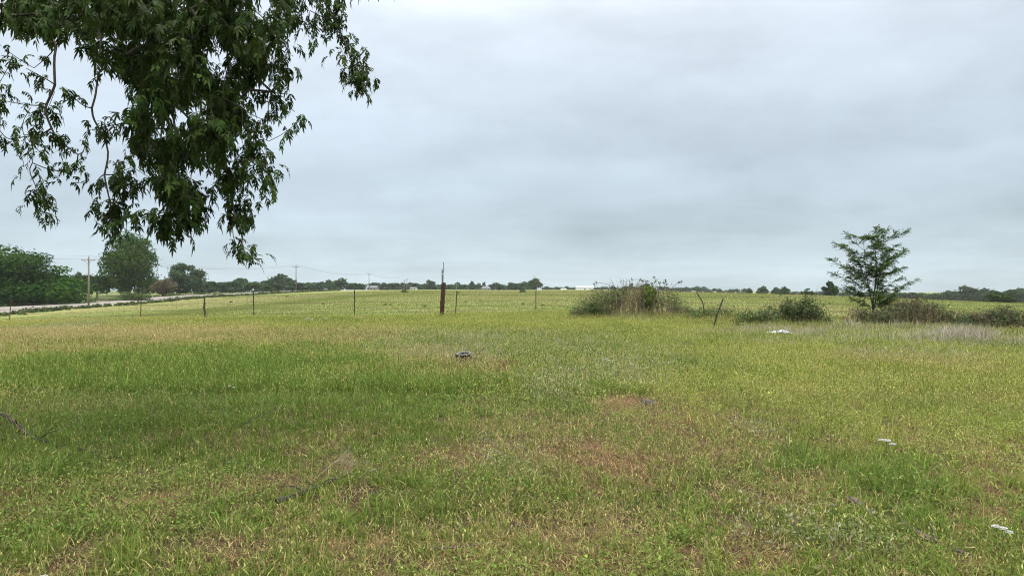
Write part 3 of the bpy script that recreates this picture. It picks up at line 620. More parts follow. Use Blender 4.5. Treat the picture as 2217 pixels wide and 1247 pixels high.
# heavy timber post with bolted steel
x, y, z = P(955, 38.3); z = gz(x, y); root = empty('timber_post', (x, y, z), 'tall dark reddish timber post with a steel strip bolted on top', 'post')
mb = MB(); n_ = 16; V = []
for i in range(n_):
    t = i / (n_ - 1); zz = -.2 + t * 2.05; cx = .015 + t * .13
    for q in range(12):
        a = q / 12 * 2 * math.pi; sq = 1 / max(abs(math.cos(a)), abs(math.sin(a))); r = .115 * min(sq, 1.22) * (1 + .05 * rng.normal())
        V.append((cx + r * math.cos(a), r * math.sin(a), zz + (.05 * rng.normal() if i == n_ - 1 else 0)))
k = np.arange(12); fs = np.concatenate([np.stack([i * 12 + k, i * 12 + (k + 1) % 12, (i + 1) * 12 + (k + 1) % 12, (i + 1) * 12 + k], 1) for i in range(n_ - 1)])
mb.add(V, [fs, ((n_ - 1) * 12 + k)[None]]); mb.build('post', M_wood, root)
mb = MB(); box(mb, (.085, -.02, 2.2), (.1, .07, .92)); st = mb.build('steel_strip', M_steel, root)
for zz in (2.38, 2.6):
    mb = MB(); tube(mb, [(.09, -.06, zz), (.09, -.075, zz)], .028, 8); mb.build('bolt', M_white, st)
mb = MB(); box(mb, (.135, -.0, 2.78), (.03, .03, .56))
for zz in np.arange(2.6, 3.05, .08): box(mb, (.135 + .012 * rng.normal(), -.012, zz), (.045, .02, .03))
mb.build('toothed_rod', M_steel, root)
# stray stakes
x, y, z = P(1543, 26.2); z = gz(x, y); mb = MB()
tube(mb, [(-.04, 0, -.15), (.16, -.02, .6), (.385, -.05, 1.2)], .026, 6)
for t in np.linspace(.2, .95, 11): box(mb, np.array([.385, -.05, 1.2]) * t + [0, -.028, 0], (.03, .015, .025))
tag(mb.build('leaning_stake', M_tpost, loc=(x, y, z)), 'dark steel stake leaning to the right in front of the fence', 'stake')
x, y, z = P(1522, 38); z = gz(x, y); mb = MB(); tube(mb, spline([(0, 0, -.1), (.03, 0, .45), (0, 0, .75), (-.16, 0, 1.05), (-.36, 0, 1.36)], 14), .03, 6)
tag(mb.build('bent_stake', M_tpost, loc=(x, y, z)), 'dark bent stake curving to the left right of the big thicket', 'stake')

# ------------------------------------------------------------------ thickets and bushes
def thicket(px, w, top, Y, label, leafcol, dead, nl, ns, dead_c=(.13, .085, .065), name='bramble_bush', canes=4, leaf=.085, depth=.5, sparse=.55):
    loc, W, Ht = place_tree(px, w, top, Y); Ht *= 1.06; root = empty(name, loc, label, 'bush', 'brambly bushes along the fence')
    s_ = MB(); f_ = MB(); ends = []
    def prof(u): return np.clip(1 - np.abs(u) ** 2.2, 0, 1)
    lump = lambda x_: .78 + .22 * vnoise(x_ * 2.2 / W * 6 + px, x_ * 0, 21)
    for i in range(ns):            # many thin canes, arching outward
        x0 = rng.normal(0, .30) * W; x0 = np.clip(x0, -W * .48, W * .48); y0 = rng.normal(0, .28) * W * depth
        hh = Ht * float(lump(x0)) * float(prof(x0 / W * 2)) * min(1.12, rng.uniform(.35, 1.0) * math.exp(abs(rng.normal(0, .16)))) + .10; dx, dy = rng.normal(0, .3, 2) * hh; dx += .25 * x0 / W * hh
        zb = gz(loc[0] + x0, loc[1] + y0) - loc[2]
        pt = spline([(x0, y0, zb), (x0 + dx * .25, y0 + dy * .25, zb + hh * .6), (x0 + dx * .7, y0 + dy * .7, zb + hh * .97), (x0 + dx * 1.2, y0 + dy * 1.2, zb + hh * rng.uniform(.75, 1.02))], 7)
        cc = jit(np.asarray(dead_c) * 1.4, 1, .3, .08)[0] if rng.random() < dead else jit((.09, .075, .045), 1, .25, .05)[0]
        tube(s_, pt, np.linspace(.008, .0035, 7), 3, cc, cap=False)
        for q in range(3):         # side twigs
            p0 = pt[rng.integers(2, 6)]; e = p0 + rng.normal(0, .13, 3) + [0, 0, .06]; tube(s_, [p0, (p0 + e) / 2 + rng.normal(0, .02, 3), e], [.004, .003, .002], 3, cc, cap=False); ends.append(e)
        ends += list(pt[3:])
    ends = np.array(ends); k = rng.integers(0, len(ends), int(nl * .8)); sel = fbm(ends[k, 0] * 1.6 + px, ends[k, 2] * 1.6 + ends[k, 1], 31, 2) > sparse - .17; k = k[sel]
    leafcol = np.asarray(leafcol) * 1.6; leaf *= 1.1
    pos = ends[k] + rng.normal(0, .075, (len(k), 3)); ok = pos[:, 2] < Ht * rng.uniform(.62, 1.14, len(pos)) + zt(loc[0] + pos[:, 0], loc[1] + pos[:, 1]) - loc[2]; pos, k = pos[ok], k[ok]; nr = rng.normal(size=(len(k), 3)); nr[:, 2] = np.abs(nr[:, 2]) + .5; nr /= np.linalg.norm(nr, axis=1)[:, None]
    leaf_quads(f_, pos, nr, leaf * (.5 + rng.random(len(k))), jit(leafcol, len(k), .28, .08), asp=.65)
    s_.build('stems', M_dead, root); f_.build('foliage', M_leaf, root); return root, W, Ht
big, W_, H_ = thicket(1372, 265, 622, 36.5, 'largest bramble thicket with brown dead canes left of the stakes', (.055, .085, .028), .85, 9000, 620, (.16, .105, .08), canes=6, depth=.3)
mb = MB()   # the long arching canes over it
for pts in ([(1325, 650), (1322, 622), (1310, 614), (1290, 613), (1288, 619)], [(1420, 640), (1408, 612), (1390, 606), (1366, 605)], [(1448, 640), (1455, 624), (1466, 614), (1479, 609)], [(1340, 640), (1328, 615), (1321, 604)], [(1352, 640), (1351, 620), (1349, 603)], [(1358, 640), (1357, 603)], [(1425, 640), (1428, 615), (1416, 601)], [(1436, 640), (1440, 610)], [(1700, 0)]):
    if len(pts) < 2: continue
    P3 = spline([np.array(P(a, 36.3, b_)) - np.array(big.location) for a, b_ in pts], 12); tube(mb, P3, np.linspace(.013, .006, 12), 4, (.10, .075, .06))
mb.build('arching_canes', M_dead, big)
mb = MB()
for a, b_ in ((1290, 612), (1287, 617), (1368, 605), (1388, 607), (1391, 609), (1475, 610), (1470, 611), (1416, 601), (1420, 610), (1428, 613), (1440, 609), (1437, 614), (1400, 610), (1322, 623), (1326, 622), (1330, 625), (1444, 616), (1412, 614)):
    p_ = np.array(P(a, 36.3, b_)) - np.array(big.location); k = 9; pos = p_ + rng.normal(0, .04, (k, 3)); nr = rng.normal(size=(k, 3)); nr /= np.linalg.norm(nr, axis=1)[:, None]; leaf_quads(mb, pos, nr, .07 + .05 * rng.random(k), jit((.07, .085, .045), k), asp=.6)
mb.build('cane_leaves', M_leaf, big)
thicket(1282, 90, 654, 35.5, 'low leafy bush at the left foot of the largest thicket', (.065, .10, .032), .4, 2600, 120)
thicket(1560, 130, 668, 33, 'low straggling bush around the bent and leaning stakes', (.06, .095, .028), .35, 1700, 110, sparse=.62)
thicket(1722, 150, 652, 28.5, 'dark bramble bush between the leaning stake and the sapling', (.05, .078, .026), .55, 4200, 230, depth=.35)
thicket(1738, 50, 641, 28.2, 'upright leafy top rising out of the dark bramble bush', (.05, .078, .026), .4, 900, 40, name='bramble_shoot')
thicket(1640, 90, 676, 28, 'low green bush behind the white plastic sheet', (.065, .10, .03), .3, 1500, 90)
thicket(1985, 210, 655, 27.5, 'wide brown bramble bush right of the sapling', (.05, .07, .03), .85, 3800, 420, (.12, .08, .055), depth=.3)
thicket(2165, 110, 672, 25.5, 'bramble bush cut by the right edge', (.05, .075, .03), .65, 3000, 230)
thicket(2100, 60, 685, 26, 'small thorny bush between the wide brown bush and the right edge', (.05, .075, .03), .6, 900, 70)
thicket(1875, 100, 672, 28.5, 'thin undergrowth around the foot of the sapling', (.055, .08, .03), .6, 1300, 120)
# yellow-green sapling in the thicket
loc, W, Ht = place_tree(1404, 34, 616, 36); root = empty('young_sapling', loc, 'yellow green sapling growing through the largest thicket', 'sapling')
mb = MB(); make_crown(mb, 1100, 14, .13, (.15, .20, .035), .45, .5, 'round'); o = mb.build('foliage', M_leaf, root); o.scale = (W, W, Ht)
mb = MB(); tube(mb, [(0, 0, 0), (.03, 0, Ht * .5), (0, 0, Ht * .85)], [.02, .015, .006], 6); mb.build('trunk', M_tbark, root)
# grey dead weeds in front of the right bushes
mb = MB()
for px, row, rx, ry, n_, hh in ((1660, 722, 70, 9, 1500, .34), (1800, 728, 110, 9, 2600, .38), (1950, 735, 120, 10, 3200, .5), (2090, 742, 90, 10, 2600, .6), (2190, 745, 60, 10, 1800, .55), (1900, 715, 80, 7, 1400, .5), (1770, 700, 30, 4, 500, .55), (1465, 682, 22, 3, 500, .8), (1400, 690, 80, 3, 500, .4), (1335, 688, 40, 3, 400, .5)):
    x0, y0, _ = at(px, row); a = rng.normal(size=(n_, 2)) * .6; X = x0 + a[:, 0] * rx / F * y0; Y = y0 + a[:, 1] * ry * y0 * y0 / F / H
    q = vnoise(X * 1.1, Y * .8, 55) > .42 + .12 * rng.random(n_); X, Y = X[q], Y[q]; n_ = len(X)
    blades(mb, X, Y, hh * (.4 + .7 * rng.random(n_)), .008 + .009 * rng.random(n_), jit([.36, .325, .245], n_, .25, .06), .45)
tag(mb.build('dead_weeds', M_dead), 'grey dead weed stalks standing in front of the right hand bushes', kind='stuff')
mb = MB()
for px, row, rx, n_, hh in ((1282, 690, 60, 500, .45), (1372, 690, 130, 1500, .5), (1480, 690, 60, 500, .45), (1560, 700, 70, 700, .45), (1640, 708, 50, 600, .4), (1725, 712, 80, 900, .45), (1830, 714, 70, 700, .4), (1960, 720, 130, 1300, .45), (2110, 728, 60, 600, .5), (2180, 735, 60, 600, .45), (957, 684, 16, 160, .28), (985, 684, 10, 60, .25), (1160, 679, 18, 160, .35), (768, 690, 12, 90, .3), (550, 690, 12, 90, .3), (690, 694, 70, 400, .3), (443, 689, 12, 80, .28)):
    x0, y0, _ = at(px, row); a = rng.normal(size=(n_, 2)) * .6; X = x0 + a[:, 0] * rx / F * y0; Y = y0 - .2 + a[:, 1] * .55
    blades(mb, X, Y, hh * (.35 + .75 * rng.random(n_)), .008 + .008 * rng.random(n_), jit(lerp([.17, .21, .045], [.30, .28, .11], (rng.random(n_) < .3) * 1.), n_, .25, .06), .45)
tag(mb.build('tall_green_grass', M_grass), 'taller green grass growing up around posts and bush bases', kind='stuff')
# small dark weed clumps out in the hay field
for px, row, w in ((835, 661, 9), (845, 661, 6), (920, 664, 9), (1009, 655, 6), (1040, 652, 6), (1132, 659, 8), (1175, 662, 9), (876, 633, 18), (992, 635, 8), (1131, 633, 17), (1062, 627.5, 15), (622, 643, 7), (500, 655, 8), (700, 659, 8), (1650, 645, 7), (1690, 640, 7)):
    x, y, z = at(px, row); W = w / F * y; mb = MB(); k = 130; d = rng.normal(size=(k, 3)); d[:, 2] = np.abs(d[:, 2]); d /= np.linalg.norm(d, axis=1)[:, None]
    leaf_quads(mb, d * W * .5 * rng.random((k, 1)) ** .4 * [1, 1, .8], d, W * .22 * (.5 + rng.random(k)), jit((.06, .085, .03), k)); o = mb.build('weed_clump', M_leaf, loc=(x, y, z))
    tag(o, 'small dark weed clump standing out in the hay field', 'weed', 'dark weed clumps in the hay field')

# ------------------------------------------------------------------ feathery sapling on the right
Ys = 29.8; sx0, sy0, sz0 = P(1893, Ys); sz0 = gz(sx0, sy0); root = empty('locust_sapling', (sx0, sy0, sz0), 'feathery young locust tree with layered branches on the right', 'tree')
def sp(px, row, dy=0.): return np.array(P(1892 + (px - 1892) * .91, Ys, row + 2)) + [0, dy, 0] - np.array([sx0, sy0, sz0])
tb = MB(); stems = [[(1893, 705), (1891, 655), (1896, 610), (1893, 560), (1888, 505)], [(1892, 670), (1899, 620), (1908, 560), (1915, 500)], [(1890, 665), (1882, 620), (1872, 570), (1868, 520)]]
ST = []
for s, r0 in zip(stems, (.055, .035, .03)):
    pt = spline([sp(a, b_, rng.normal(0, .08) if i else 0) for i, (a, b_) in enumerate(s)], 14); tube(tb, pt, np.linspace(r0, .006, 14), 7, rough=.05); ST.append(pt)
tb.build('trunk', M_tbark, root, True)
br = MB(); fo = MB()
tips = [(1818, 524), (1791, 560), (1797, 589), (1817, 619), (1834, 504), (1858, 500), (1913, 497), (1955, 501), (1969, 539), (1951, 579), (1979, 605), (1953, 648), (1845, 560), (1835, 600), (1850, 640), (1875, 510), (1930, 505), (1940, 530), (1925, 560), (1932, 600), (1935, 625), (1862, 545), (1905, 530), (1885, 515), (1900, 590), (1870, 590), (1868, 620), (1915, 645), (1840, 530), (1942, 552), (1895, 545), (1856, 578), (1915, 580), (1888, 570), (1905, 615), (1880, 650), (1925, 660), (1862, 655), (1840, 645), (1955, 615)]
tips = [q for q in tips if q not in ((1862, 655), (1840, 645), (1925, 660), (1850, 640), (1955, 615), (1880, 650))] + [(1894 + 40 * rng.normal(0, .5), max(510, 580 + 90 * rng.normal(0, .45))) for q in range(12)] + [(1836, 644), (1862, 650), (1926, 655), (1905, 640), (1950, 640)]
tips += [(a + rng.normal(0, 12), b_ + rng.normal(0, 8)) for a, b_ in tips[12:]]
def pinnate(p0, d0, ln):
    k = 8; t = np.linspace(.1, 1, k); d0 = d0 / np.linalg.norm(d0); side = np.cross(d0, [0, 0, 1.]); side /= np.linalg.norm(side) + 1e-6
    side = side + rng.normal(0, .25, 3); q = p0 + d0 * ln * t[:, None] - np.array([0, 0, 1]) * (ln * .35 * t ** 2)[:, None]
    for s in (-1, 1):
        c_ = q + side * s * ln * .12; leaf_quads_dir(fo, c_, side * s + d0 * .5, np.full(k, ln * .26), jit((.078, .135, .030), k, .25))
def leaf_quads_dir(mb, pos, d, ln, col):
    N_ = len(pos); d = np.broadcast_to(d, (N_, 3)) + rng.normal(0, .15, (N_, 3)); d = d / np.linalg.norm(d, axis=1)[:, None]
    s = np.cross(d, rng.normal(0, .5, (N_, 3)) + [0, 0, 1]); s /= np.linalg.norm(s, axis=1)[:, None]; ln = ln[:, None]
    V = np.stack([pos - d * ln * .5, pos + s * ln * .22, pos + d * ln * .5, pos - s * ln * .22], 1).reshape(-1, 3); k = np.arange(N_)[:, None] * 4
    mb.add(V, k + np.array([[0, 1, 2, 3]]), np.repeat(col, 4, 0))
for a, b_ in tips:
    spread = abs(a - 1893) / 90; tip = sp(a, b_, rng.normal(0, .55) * (1.1 - .6 * min(1, spread))); S = ST[int(rng.integers(0, 3))] if spread < .5 else ST[1 if a > 1893 else 2]
    hz_ = tip[2] - (.12 + .45 * np.hypot(tip[0], tip[1])) * rng.uniform(.6, 1.1); i = int(np.argmin(np.abs(S[:, 2] - max(.7, hz_)))); s0 = S[i]
    pt = spline([s0, s0 * .5 + tip * .5 + [0, 0, -.04], tip], 9); tube(br, pt, np.linspace(.010, .003, 9), 4)
    ln = np.linalg.norm(tip - s0)
    for q in range(int(10 + 17 * ln)):
        t = rng.uniform(.22, 1) ** .8; p0 = pt[0] * 0 + np.array([np.interp(t * 8, range(9), pt[:, j]) for j in range(3)]); ax = (pt[-1] - pt[0]) / (ln + 1e-6)
        d = ax * .6 + rng.normal(0, .55, 3) * [1, 1, .5] + [0, 0, .05]; pinnate(p0, d, rng.uniform(.18, .34))
    for q in range(3): pinnate(tip, (tip - pt[-3]) + rng.normal(0, .06, 3), rng.uniform(.2, .3))
br.build('branches', M_tbark, root); fo.build('foliage', M_leaf, root)

# ------------------------------------------------------------------ overhanging pecan tree
trunk_base = np.array([-8.6, 2.6]); tz = gz(*trunk_base)
root = empty('pecan_tree', (trunk_base[0], trunk_base[1], tz), 'large pecan tree whose dark leafy branches hang in at the upper left', 'tree')
org = np.array([trunk_base[0], trunk_base[1], tz])
def pp(px, row, Y): return np.array(P(px, Y, row))
clusters = []
def add(lst, y0, y1, nl=5, s=1.0):
    for a, b_ in lst:
        a += rng.normal(-10, 4); b_ += rng.normal(0, 4); clusters.append((pp(a, b_ - 42, rng.uniform(y0, y1)), nl, s))
add([(18, 150), (42, 160), (12, 205), (85, 190), (68, 184), (135, 240), (152, 236), (20, 262), (6, 290), (68, 275), (92, 285), (112, 290), (58, 330), (95, 330), (38, 345), (130, 345), (165, 352), (195, 346), (215, 335), (238, 306), (225, 322),
     (82, 400), (112, 386), (140, 410), (162, 416), (88, 440), (105, 462), (83, 482), (112, 492), (94, 512), (10, 330), (5, 240)], 5.6, 6.4, 3, .8)
add([(225, 440), (236, 430), (213, 518), (240, 506), (262, 506), (285, 525), (255, 530), (272, 540), (270, 430), (290, 402), (268, 462), (300, 470), (316, 492), (262, 400), (282, 440)], 5.6, 6.3, 5, .85)
add([(360, 530), (400, 518), (426, 498), (384, 550), (418, 540), (350, 505), (378, 500), (440, 520), (400, 550)], 5.4, 6.2, 6, .9)
add([(520, 262), (550, 276), (580, 298), (596, 318), (585, 160), (602, 190), (622, 182), (627, 216), (640, 250), (650, 285), (660, 302), (622, 132), (642, 152), (600, 140), (562, 210), (548, 236), (640, 85), (632, 60), (610, 90)], 5.6, 6.6, 5, .85)
add([(540, 346), (570, 356), (590, 350), (586, 382), (560, 392), (596, 420), (574, 432), (550, 430), (520, 410), (500, 400), (512, 440), (530, 470), (544, 500), (556, 512), (502, 472), (455, 450), (430, 470), (466, 474), (530, 440), (560, 460), (515, 365), (545, 375), (580, 400), (600, 435), (535, 405), (515, 480), (530, 500)], 5.4, 6.2, 5, .85)
add([(540, 578), (560, 585), (576, 596), (555, 600)], 5.6, 5.8, 5, .7)
add([(668, 12), (700, 16), (730, 20), (758, 24), (690, 55), (678, 62), (712, 46), (686, 108), (700, 125), (672, 104), (736, 80), (756, 92), (776, 112), (746, 112), (786, 135), (768, 132), (742, 156), (756, 176), (766, 186), (782, 202), (800, 186), (816, 190), (796, 218), (788, 232), (806, 210), (725, 60)], 5.6, 6.0, 4, .72)
add([(795, 6), (815, 12), (660, 0), (870, -6)], 5.5, 5.9, 3, .7)
poly = [(0, -30), (640, -30), (640, 60), (610, 95), (590, 150), (560, 200), (530, 235), (520, 265), (545, 300), (510, 345), (475, 370), (465, 410), (440, 440), (425, 490), (400, 515), (360, 500), (345, 455), (325, 420), (295, 395), (285, 360), (292, 320), (302, 285), (285, 255), (292, 220), (270, 195), (235, 175), (200, 150), (150, 118), (100, 125), (60, 105), (0, 100)]
def inside(x, y, pl):
    r = False; j = len(pl) - 1
    for i in range(len(pl)):
        if (pl[i][1] > y) != (pl[j][1] > y) and x < (pl[j][0] - pl[i][0]) * (y - pl[i][1]) / (pl[j][1] - pl[i][1]) + pl[i][0]: r = not r
        j = i
    return r
k = 0
while k < 430:
    a, b_ = rng.uniform(0, 640), rng.uniform(-30, 520)
    if inside(a, b_ + 12, poly) and rng.random() < (1 if b_ < 330 else .75) and fbm(np.array([a / 70.]), np.array([b_ / 70.]), 5, 2)[0] > .27: clusters.append((pp(a, b_ - 40, rng.uniform(5.2, 8.2)), 6, 1.0)); k += 1
nvis = len(clusters)
k = 0
while k < 400:           # the rest of the crown, above and beside the view
    d = rng.normal(size=3); d /= np.linalg.norm(d); q = np.array([-7.4, 3.4, 6.4]) + d * rng.uniform(.45, 1) ** .5 * np.array([7.2, 7.6, 3.8])
    if q[2] < 2.9: continue
    if q[1] > .3:
        px = CX + q[0] / q[1] * F; row = CY - (q[2] - H) / q[1] * F; mg = 230 / max(q[1] / 5, .4)
        if -mg < px < 2217 + mg and row > -mg * .9: continue
    clusters.append((q, 5, 1.25)); k += 1
nodes = [np.array([-8.6, 2.6, tz]), np.array([-8.55, 2.65, tz + 1.6]), np.array([-8.4, 2.8, tz + 3.2])]; par = [-1, 0, 1]; leafn = [0, 0, 0]; frozen = 3
def chain(pts, start):
    p_ = start
    for q in pts: nodes.append(np.array(q, float)); par.append(p_); leafn.append(0); p_ = len(nodes) - 1
    return p_
e = chain([(-7.6, 3.6, 4.6), (-6.4, 4.7, 5.2), (-5.2, 5.6, 5.3), (-4.2, 6.2, 5.1), (-3.4, 6.6, 4.8)], 2)
chain([pp(300, 20, 6.6), pp(345, 120, 6.5), pp(370, 220, 6.4), pp(385, 320, 6.2), pp(395, 420, 6.0)], e)
chain([pp(219, 40, 6.1), pp(219, 90, 6.05), pp(221, 149, 6), pp(209, 189, 6), pp(199, 234, 5.95), pp(214, 278, 5.95), pp(229, 308, 5.9), pp(226, 378, 5.9), pp(241, 448, 5.9), pp(241, 480, 5.9)], e - 1)
chain([pp(105, 30, 6.2), pp(122, 100, 6.1), pp(119, 184, 6.0), pp(102, 224, 6), pp(112, 278, 6), pp(129, 303, 6), pp(169, 335, 6)], e - 2)
chain([pp(420, 10, 6.8), pp(500, 70, 6.5), pp(545, 150, 6.3), pp(590, 200, 6.2)], e)
chain([(-2.4, 6.6, 5.0), pp(690, -20, 6.0), pp(722, 40, 5.9), pp(750, 100, 5.85), pp(782, 165, 5.8)], e)
chain([pp(440, 300, 6.2), pp(490, 370, 6.0), pp(508, 470, 5.8), pp(505, 510, 5.7), pp(512, 530, 5.65)], e + 3)
for pts in ([(-9.5, 4, 5), (-10.6, 5.5, 6.2), (-11.5, 6.8, 6.8)], [(-9.6, 1.5, 5.2), (-11, 0, 6.4), (-12, -1.5, 7)], [(-7.2, 1.5, 5), (-5.6, .3, 6.6), (-4.2, -.8, 7.4)], [(-8.2, 3.2, 5.5), (-7.6, 3.6, 7.6), (-7.3, 3.6, 9)], [(-6.6, 2.6, 5.8), (-4.4, 2.6, 7.0), (-2.6, 2.8, 7.2)]): chain(pts, 2)
NP_ = len(nodes); Q = np.array([c_[0] for c_ in clusters]); left = list(range(len(Q)))
A = np.array(nodes); dist = np.linalg.norm(Q[:, None] - A[None], axis=2); best = dist.argmin(1); bd = dist.min(1)
# crown shoots out of view may only hang on nodes near them; grow outward, nearest first
done = np.zeros(len(Q), bool); cl_node = np.zeros(len(Q), int)
for it in range(len(Q)):
    i = int(np.argmin(np.where(done, 1e9, bd))); nodes.append(Q[i]); par.append(int(best[i])); leafn.append(1); done[i] = True; cl_node[i] = len(nodes) - 1
    dd = np.linalg.norm(Q - Q[i], axis=1) + .06; u = dd < bd; best[u] = len(nodes) - 1; bd[u] = dd[u]
cnt = np.array(leafn, float)
for i in range(len(nodes) - 1, 0, -1): cnt[par[i]] += cnt[i]
rad = np.clip(.0015 * np.maximum(cnt, 1) ** .6, .0028, .3)
rad[frozen + 5:] = np.minimum(rad[frozen + 5:], .05)
for i, q in enumerate(nodes):
    if i > 8 and 4.8 < q[1] < 8.5 and -6 < q[0] < 0 and q[2] < H + .43 * q[1]: rad[i] = min(rad[i], .011)
tb = MB(); bb = MB()
tube(tb, np.array([nodes[0] + [0, 0, -.2], nodes[0] + [.02, 0, .3], nodes[1], nodes[2]]) - org, [.46, .36, .3, .24], 14, rough=.04); tb.build('trunk', M_bark, root, True)
for i in range(3, len(nodes)):
    a, b_ = nodes[par[i]], nodes[i]; ln = np.linalg.norm(b_ - a); r0 = min(rad[par[i]], rad[i] * 1.5 + .002); sg = rng.normal(0, .05 * ln, 3)
    pt = spline([a, a * .6 + b_ * .4 + sg + [0, 0, -.03 * ln], b_], 6); tube(bb, pt - org, np.linspace(r0, rad[i], 6), 5 if rad[i] < .02 else 8, cap=False)
bb.build('branches', M_tbark, root, True)
# compound leaves: variants with the droop built in, turned about the vertical only
def compound(pitch, ln, np_):
    V = []; Fq = []; Ft = []; t = np.linspace(0, 1, 9); ang = pitch - (1.2 + .9 * rng.random()) * t; seg = ln / 8
    r = np.concatenate([[0], np.cumsum(np.cos(ang[:-1]) * seg)]); zz = np.concatenate([[0], np.cumsum(np.sin(ang[:-1]) * seg)]); bend = rng.normal(0, .25)
    def rp(u): return np.array([np.interp(u, t, r), bend * np.interp(u, t, r) * u, np.interp(u, t, zz)]), np.interp(u, t, ang)
    def leaflet(p0, d, ll, ww, nup):
        s = np.cross(d, nup); s /= np.linalg.norm(s) + 1e-6; k = len(V); dn = np.array([0, 0, -1.])
        for u, w in ((0, 0), (.28, .85), (.62, .8), (1, 0)):
            c_ = p0 + d * ll * u + dn * ll * .30 * u * u
            if w: V.extend([c_ - s * ww * w + nup * ww * .25, c_ + s * ww * w + nup * ww * .25])
            else: V.append(c_)
        Ft.extend([(k, k + 2, k + 1), (k + 3, k + 4, k + 5)]); Fq.append((k + 1, k + 2, k + 4, k + 3))
    for i in range(np_):
        u = .22 + .76 * i / (np_ - 1); p0, a = rp(u); ax = np.array([math.cos(a), 0, math.sin(a)]); nu = np.array([-math.sin(a), 0, math.cos(a)])
        for s in (-1, 1):
            d = ax * .62 + np.array([0, s, 0]) * .72 + np.array([0, 0, -.28 * rng.random()]) + rng.normal(0, .22, 3); d /= np.linalg.norm(d)
            leaflet(p0, d, (.044 + .026 * math.sin(math.pi * (.25 + .6 * u))) * rng.uniform(.85, 1.15), .0128, nu + rng.normal(0, .25, 3))
    p0, a = rp(1.); leaflet(p0, np.array([math.cos(a), 0, math.sin(a)]), .09, .012, np.array([-math.sin(a), 0, math.cos(a)]))
    w = .0022
    for u0, u1 in zip(t[:-1], t[1:]):
        a_, b_ = rp(u0)[0], rp(u1)[0]; k = len(V); V.extend([a_ + [0, w, 0], a_ - [0, w, 0], b_ - [0, w, 0], b_ + [0, w, 0]]); Fq.append((k, k + 1, k + 2, k + 3))
    return np.array(V), np.array(Fq), np.array(Ft)
var = [compound(rng.uniform(-.7, .9), rng.uniform(.12, .20), int(rng.integers(5, 7))) for _ in range(18)]
fb = MB()
for i, (q, nl, s) in enumerate(clusters):
    a_ = nodes[par[cl_node[i]]]; ax = q - a_; ax = ax / (np.linalg.norm(ax) + 1e-6)
    for j in range(nl + 3):
        V, fq, ft = var[int(rng.integers(0, 18))]; sc_ = s * rng.uniform(.58, .98); az = rng.random() * 6.283; ca, sa = math.cos(az), math.sin(az)
        W_ = V * sc_; W_ = np.stack([W_[:, 0] * ca - W_[:, 1] * sa, W_[:, 0] * sa + W_[:, 1] * ca, W_[:, 2]], 1) + q - ax * rng.uniform(-.02, .2) + rng.normal(0, .042, 3) - org
        base = np.array((.038, .068, .013)) * math.exp(rng.normal(0, .25)) * np.exp(rng.normal(0, .08, 3)); fb.add(W_, [fq, ft], base)
fb.build('foliage', M_pecan, root)

# ------------------------------------------------------------------ things lying in the grass
x, y, z = at(1005, 785); z += .06; root = empty('old_tyre', (x, y, z), 'small old tyre lying flat in the grass', 'tyre'); root.rotation_euler = (R(7), R(-3), 0)
def lathe(mb, prof, seg, mat=0, lug=None):
    V = []
    for k in range(seg):
        a = 2 * math.pi * k / seg
        for i, (r, h) in enumerate(prof):
            rr = r - (.007 if lug and i in lug and k % 3 == 0 else 0); V.append((rr * math.cos(a), rr * math.sin(a), h))
    n_ = len(prof); f = [(k * n_ + i, ((k + 1) % seg) * n_ + i, ((k + 1) % seg) * n_ + i + 1, k * n_ + i + 1) for k in range(seg) for i in range(n_ - 1)]
    return mb.add(V, np.array(f))
TR = .183
mb = MB(); lathe(mb, [(TR * .62, .03), (TR * .8, .012), (TR * .95, .022), (TR, .045), (TR, .08), (TR, .115), (TR * .955, .142)], 96, lug=(3, 4, 5)); mb.build('tread', M_rubber, root, False)
mb = MB(); lathe(mb, [(TR * .955, .1425), (TR * .86, .156), (TR * .75, .155), (TR * .64, .143), (TR * .61, .132)], 64); mb.build('sidewall', M_rubgrey, root, True)
mb = MB(); lathe(mb, [(TR * .61, .1315), (TR * .66, .12), (TR * .9, .1), (TR * .93, .06), (TR * .8, .03), (TR * .62, .0305)], 64); mb.build('inner_lining', M_rubber, root, True)
def stick(name, pts, r, label, m_=M_logdark, lift=.05, cat='branch', n_=14, rough=.12, twigs=0, tcol=None):
    W3 = []
    for q in pts:
        x, y, z = at(q[0], q[1]); W3.append((x, y, z + (q[2] if len(q) > 2 else lift)))
    W3 = np.array(W3); o0 = W3[0].copy(); S = spline(W3 - o0, n_); root = empty(name, o0, label, cat)
    mb = MB(); tube(mb, S, np.linspace(r, r * .5, n_), 8, rough=rough); mb.build('stem', m_, root)
    for k in range(twigs):
        i = int(rng.integers(n_ // 3, n_ - 1)); e = S[i] + np.array([rng.normal(0, .12), rng.normal(0, .12), rng.uniform(.02, .12)]); mb = MB(); tube(mb, [S[i], (S[i] + e) / 2 + [0, 0, .02], e], [r * .4, r * .3, r * .15], 5); mb.build('twig', m_, root)
    return root
stick('fallen_branch', [(-30, 895), (20, 925), (60, 955, .08), (100, 968, .05)], .020, 'curved dark fallen branch at the left edge of the lawn', lift=.10, twigs=2)
stick('fallen_branch', [(150, 985, .03), (180, 990, .075), (225, 997, .03), (265, 1003, .06)], .010, 'thin half buried branch right of the curved left branch', lift=.10)
stick('fallen_branch', [(598, 1098), (650, 1080), (690, 1062), (725, 1048), (760, 1038)], .02, 'rotten dark branch lying in the foreground below the dry weed', lift=.04, rough=.25, twigs=3)
stick('fallen_branch', [(530, 945), (565, 925), (620, 905)], .006, 'slender bare twig in the dark grass left of the dry weed', lift=.14)
stick('fallen_branch', [(1014, 799, .06), (1028, 790, .12), (1034, 785, .16), (1048, 776, .26)], .012, 'dark forked stick poking up in front of the tyre', twigs=2, lift=.1)
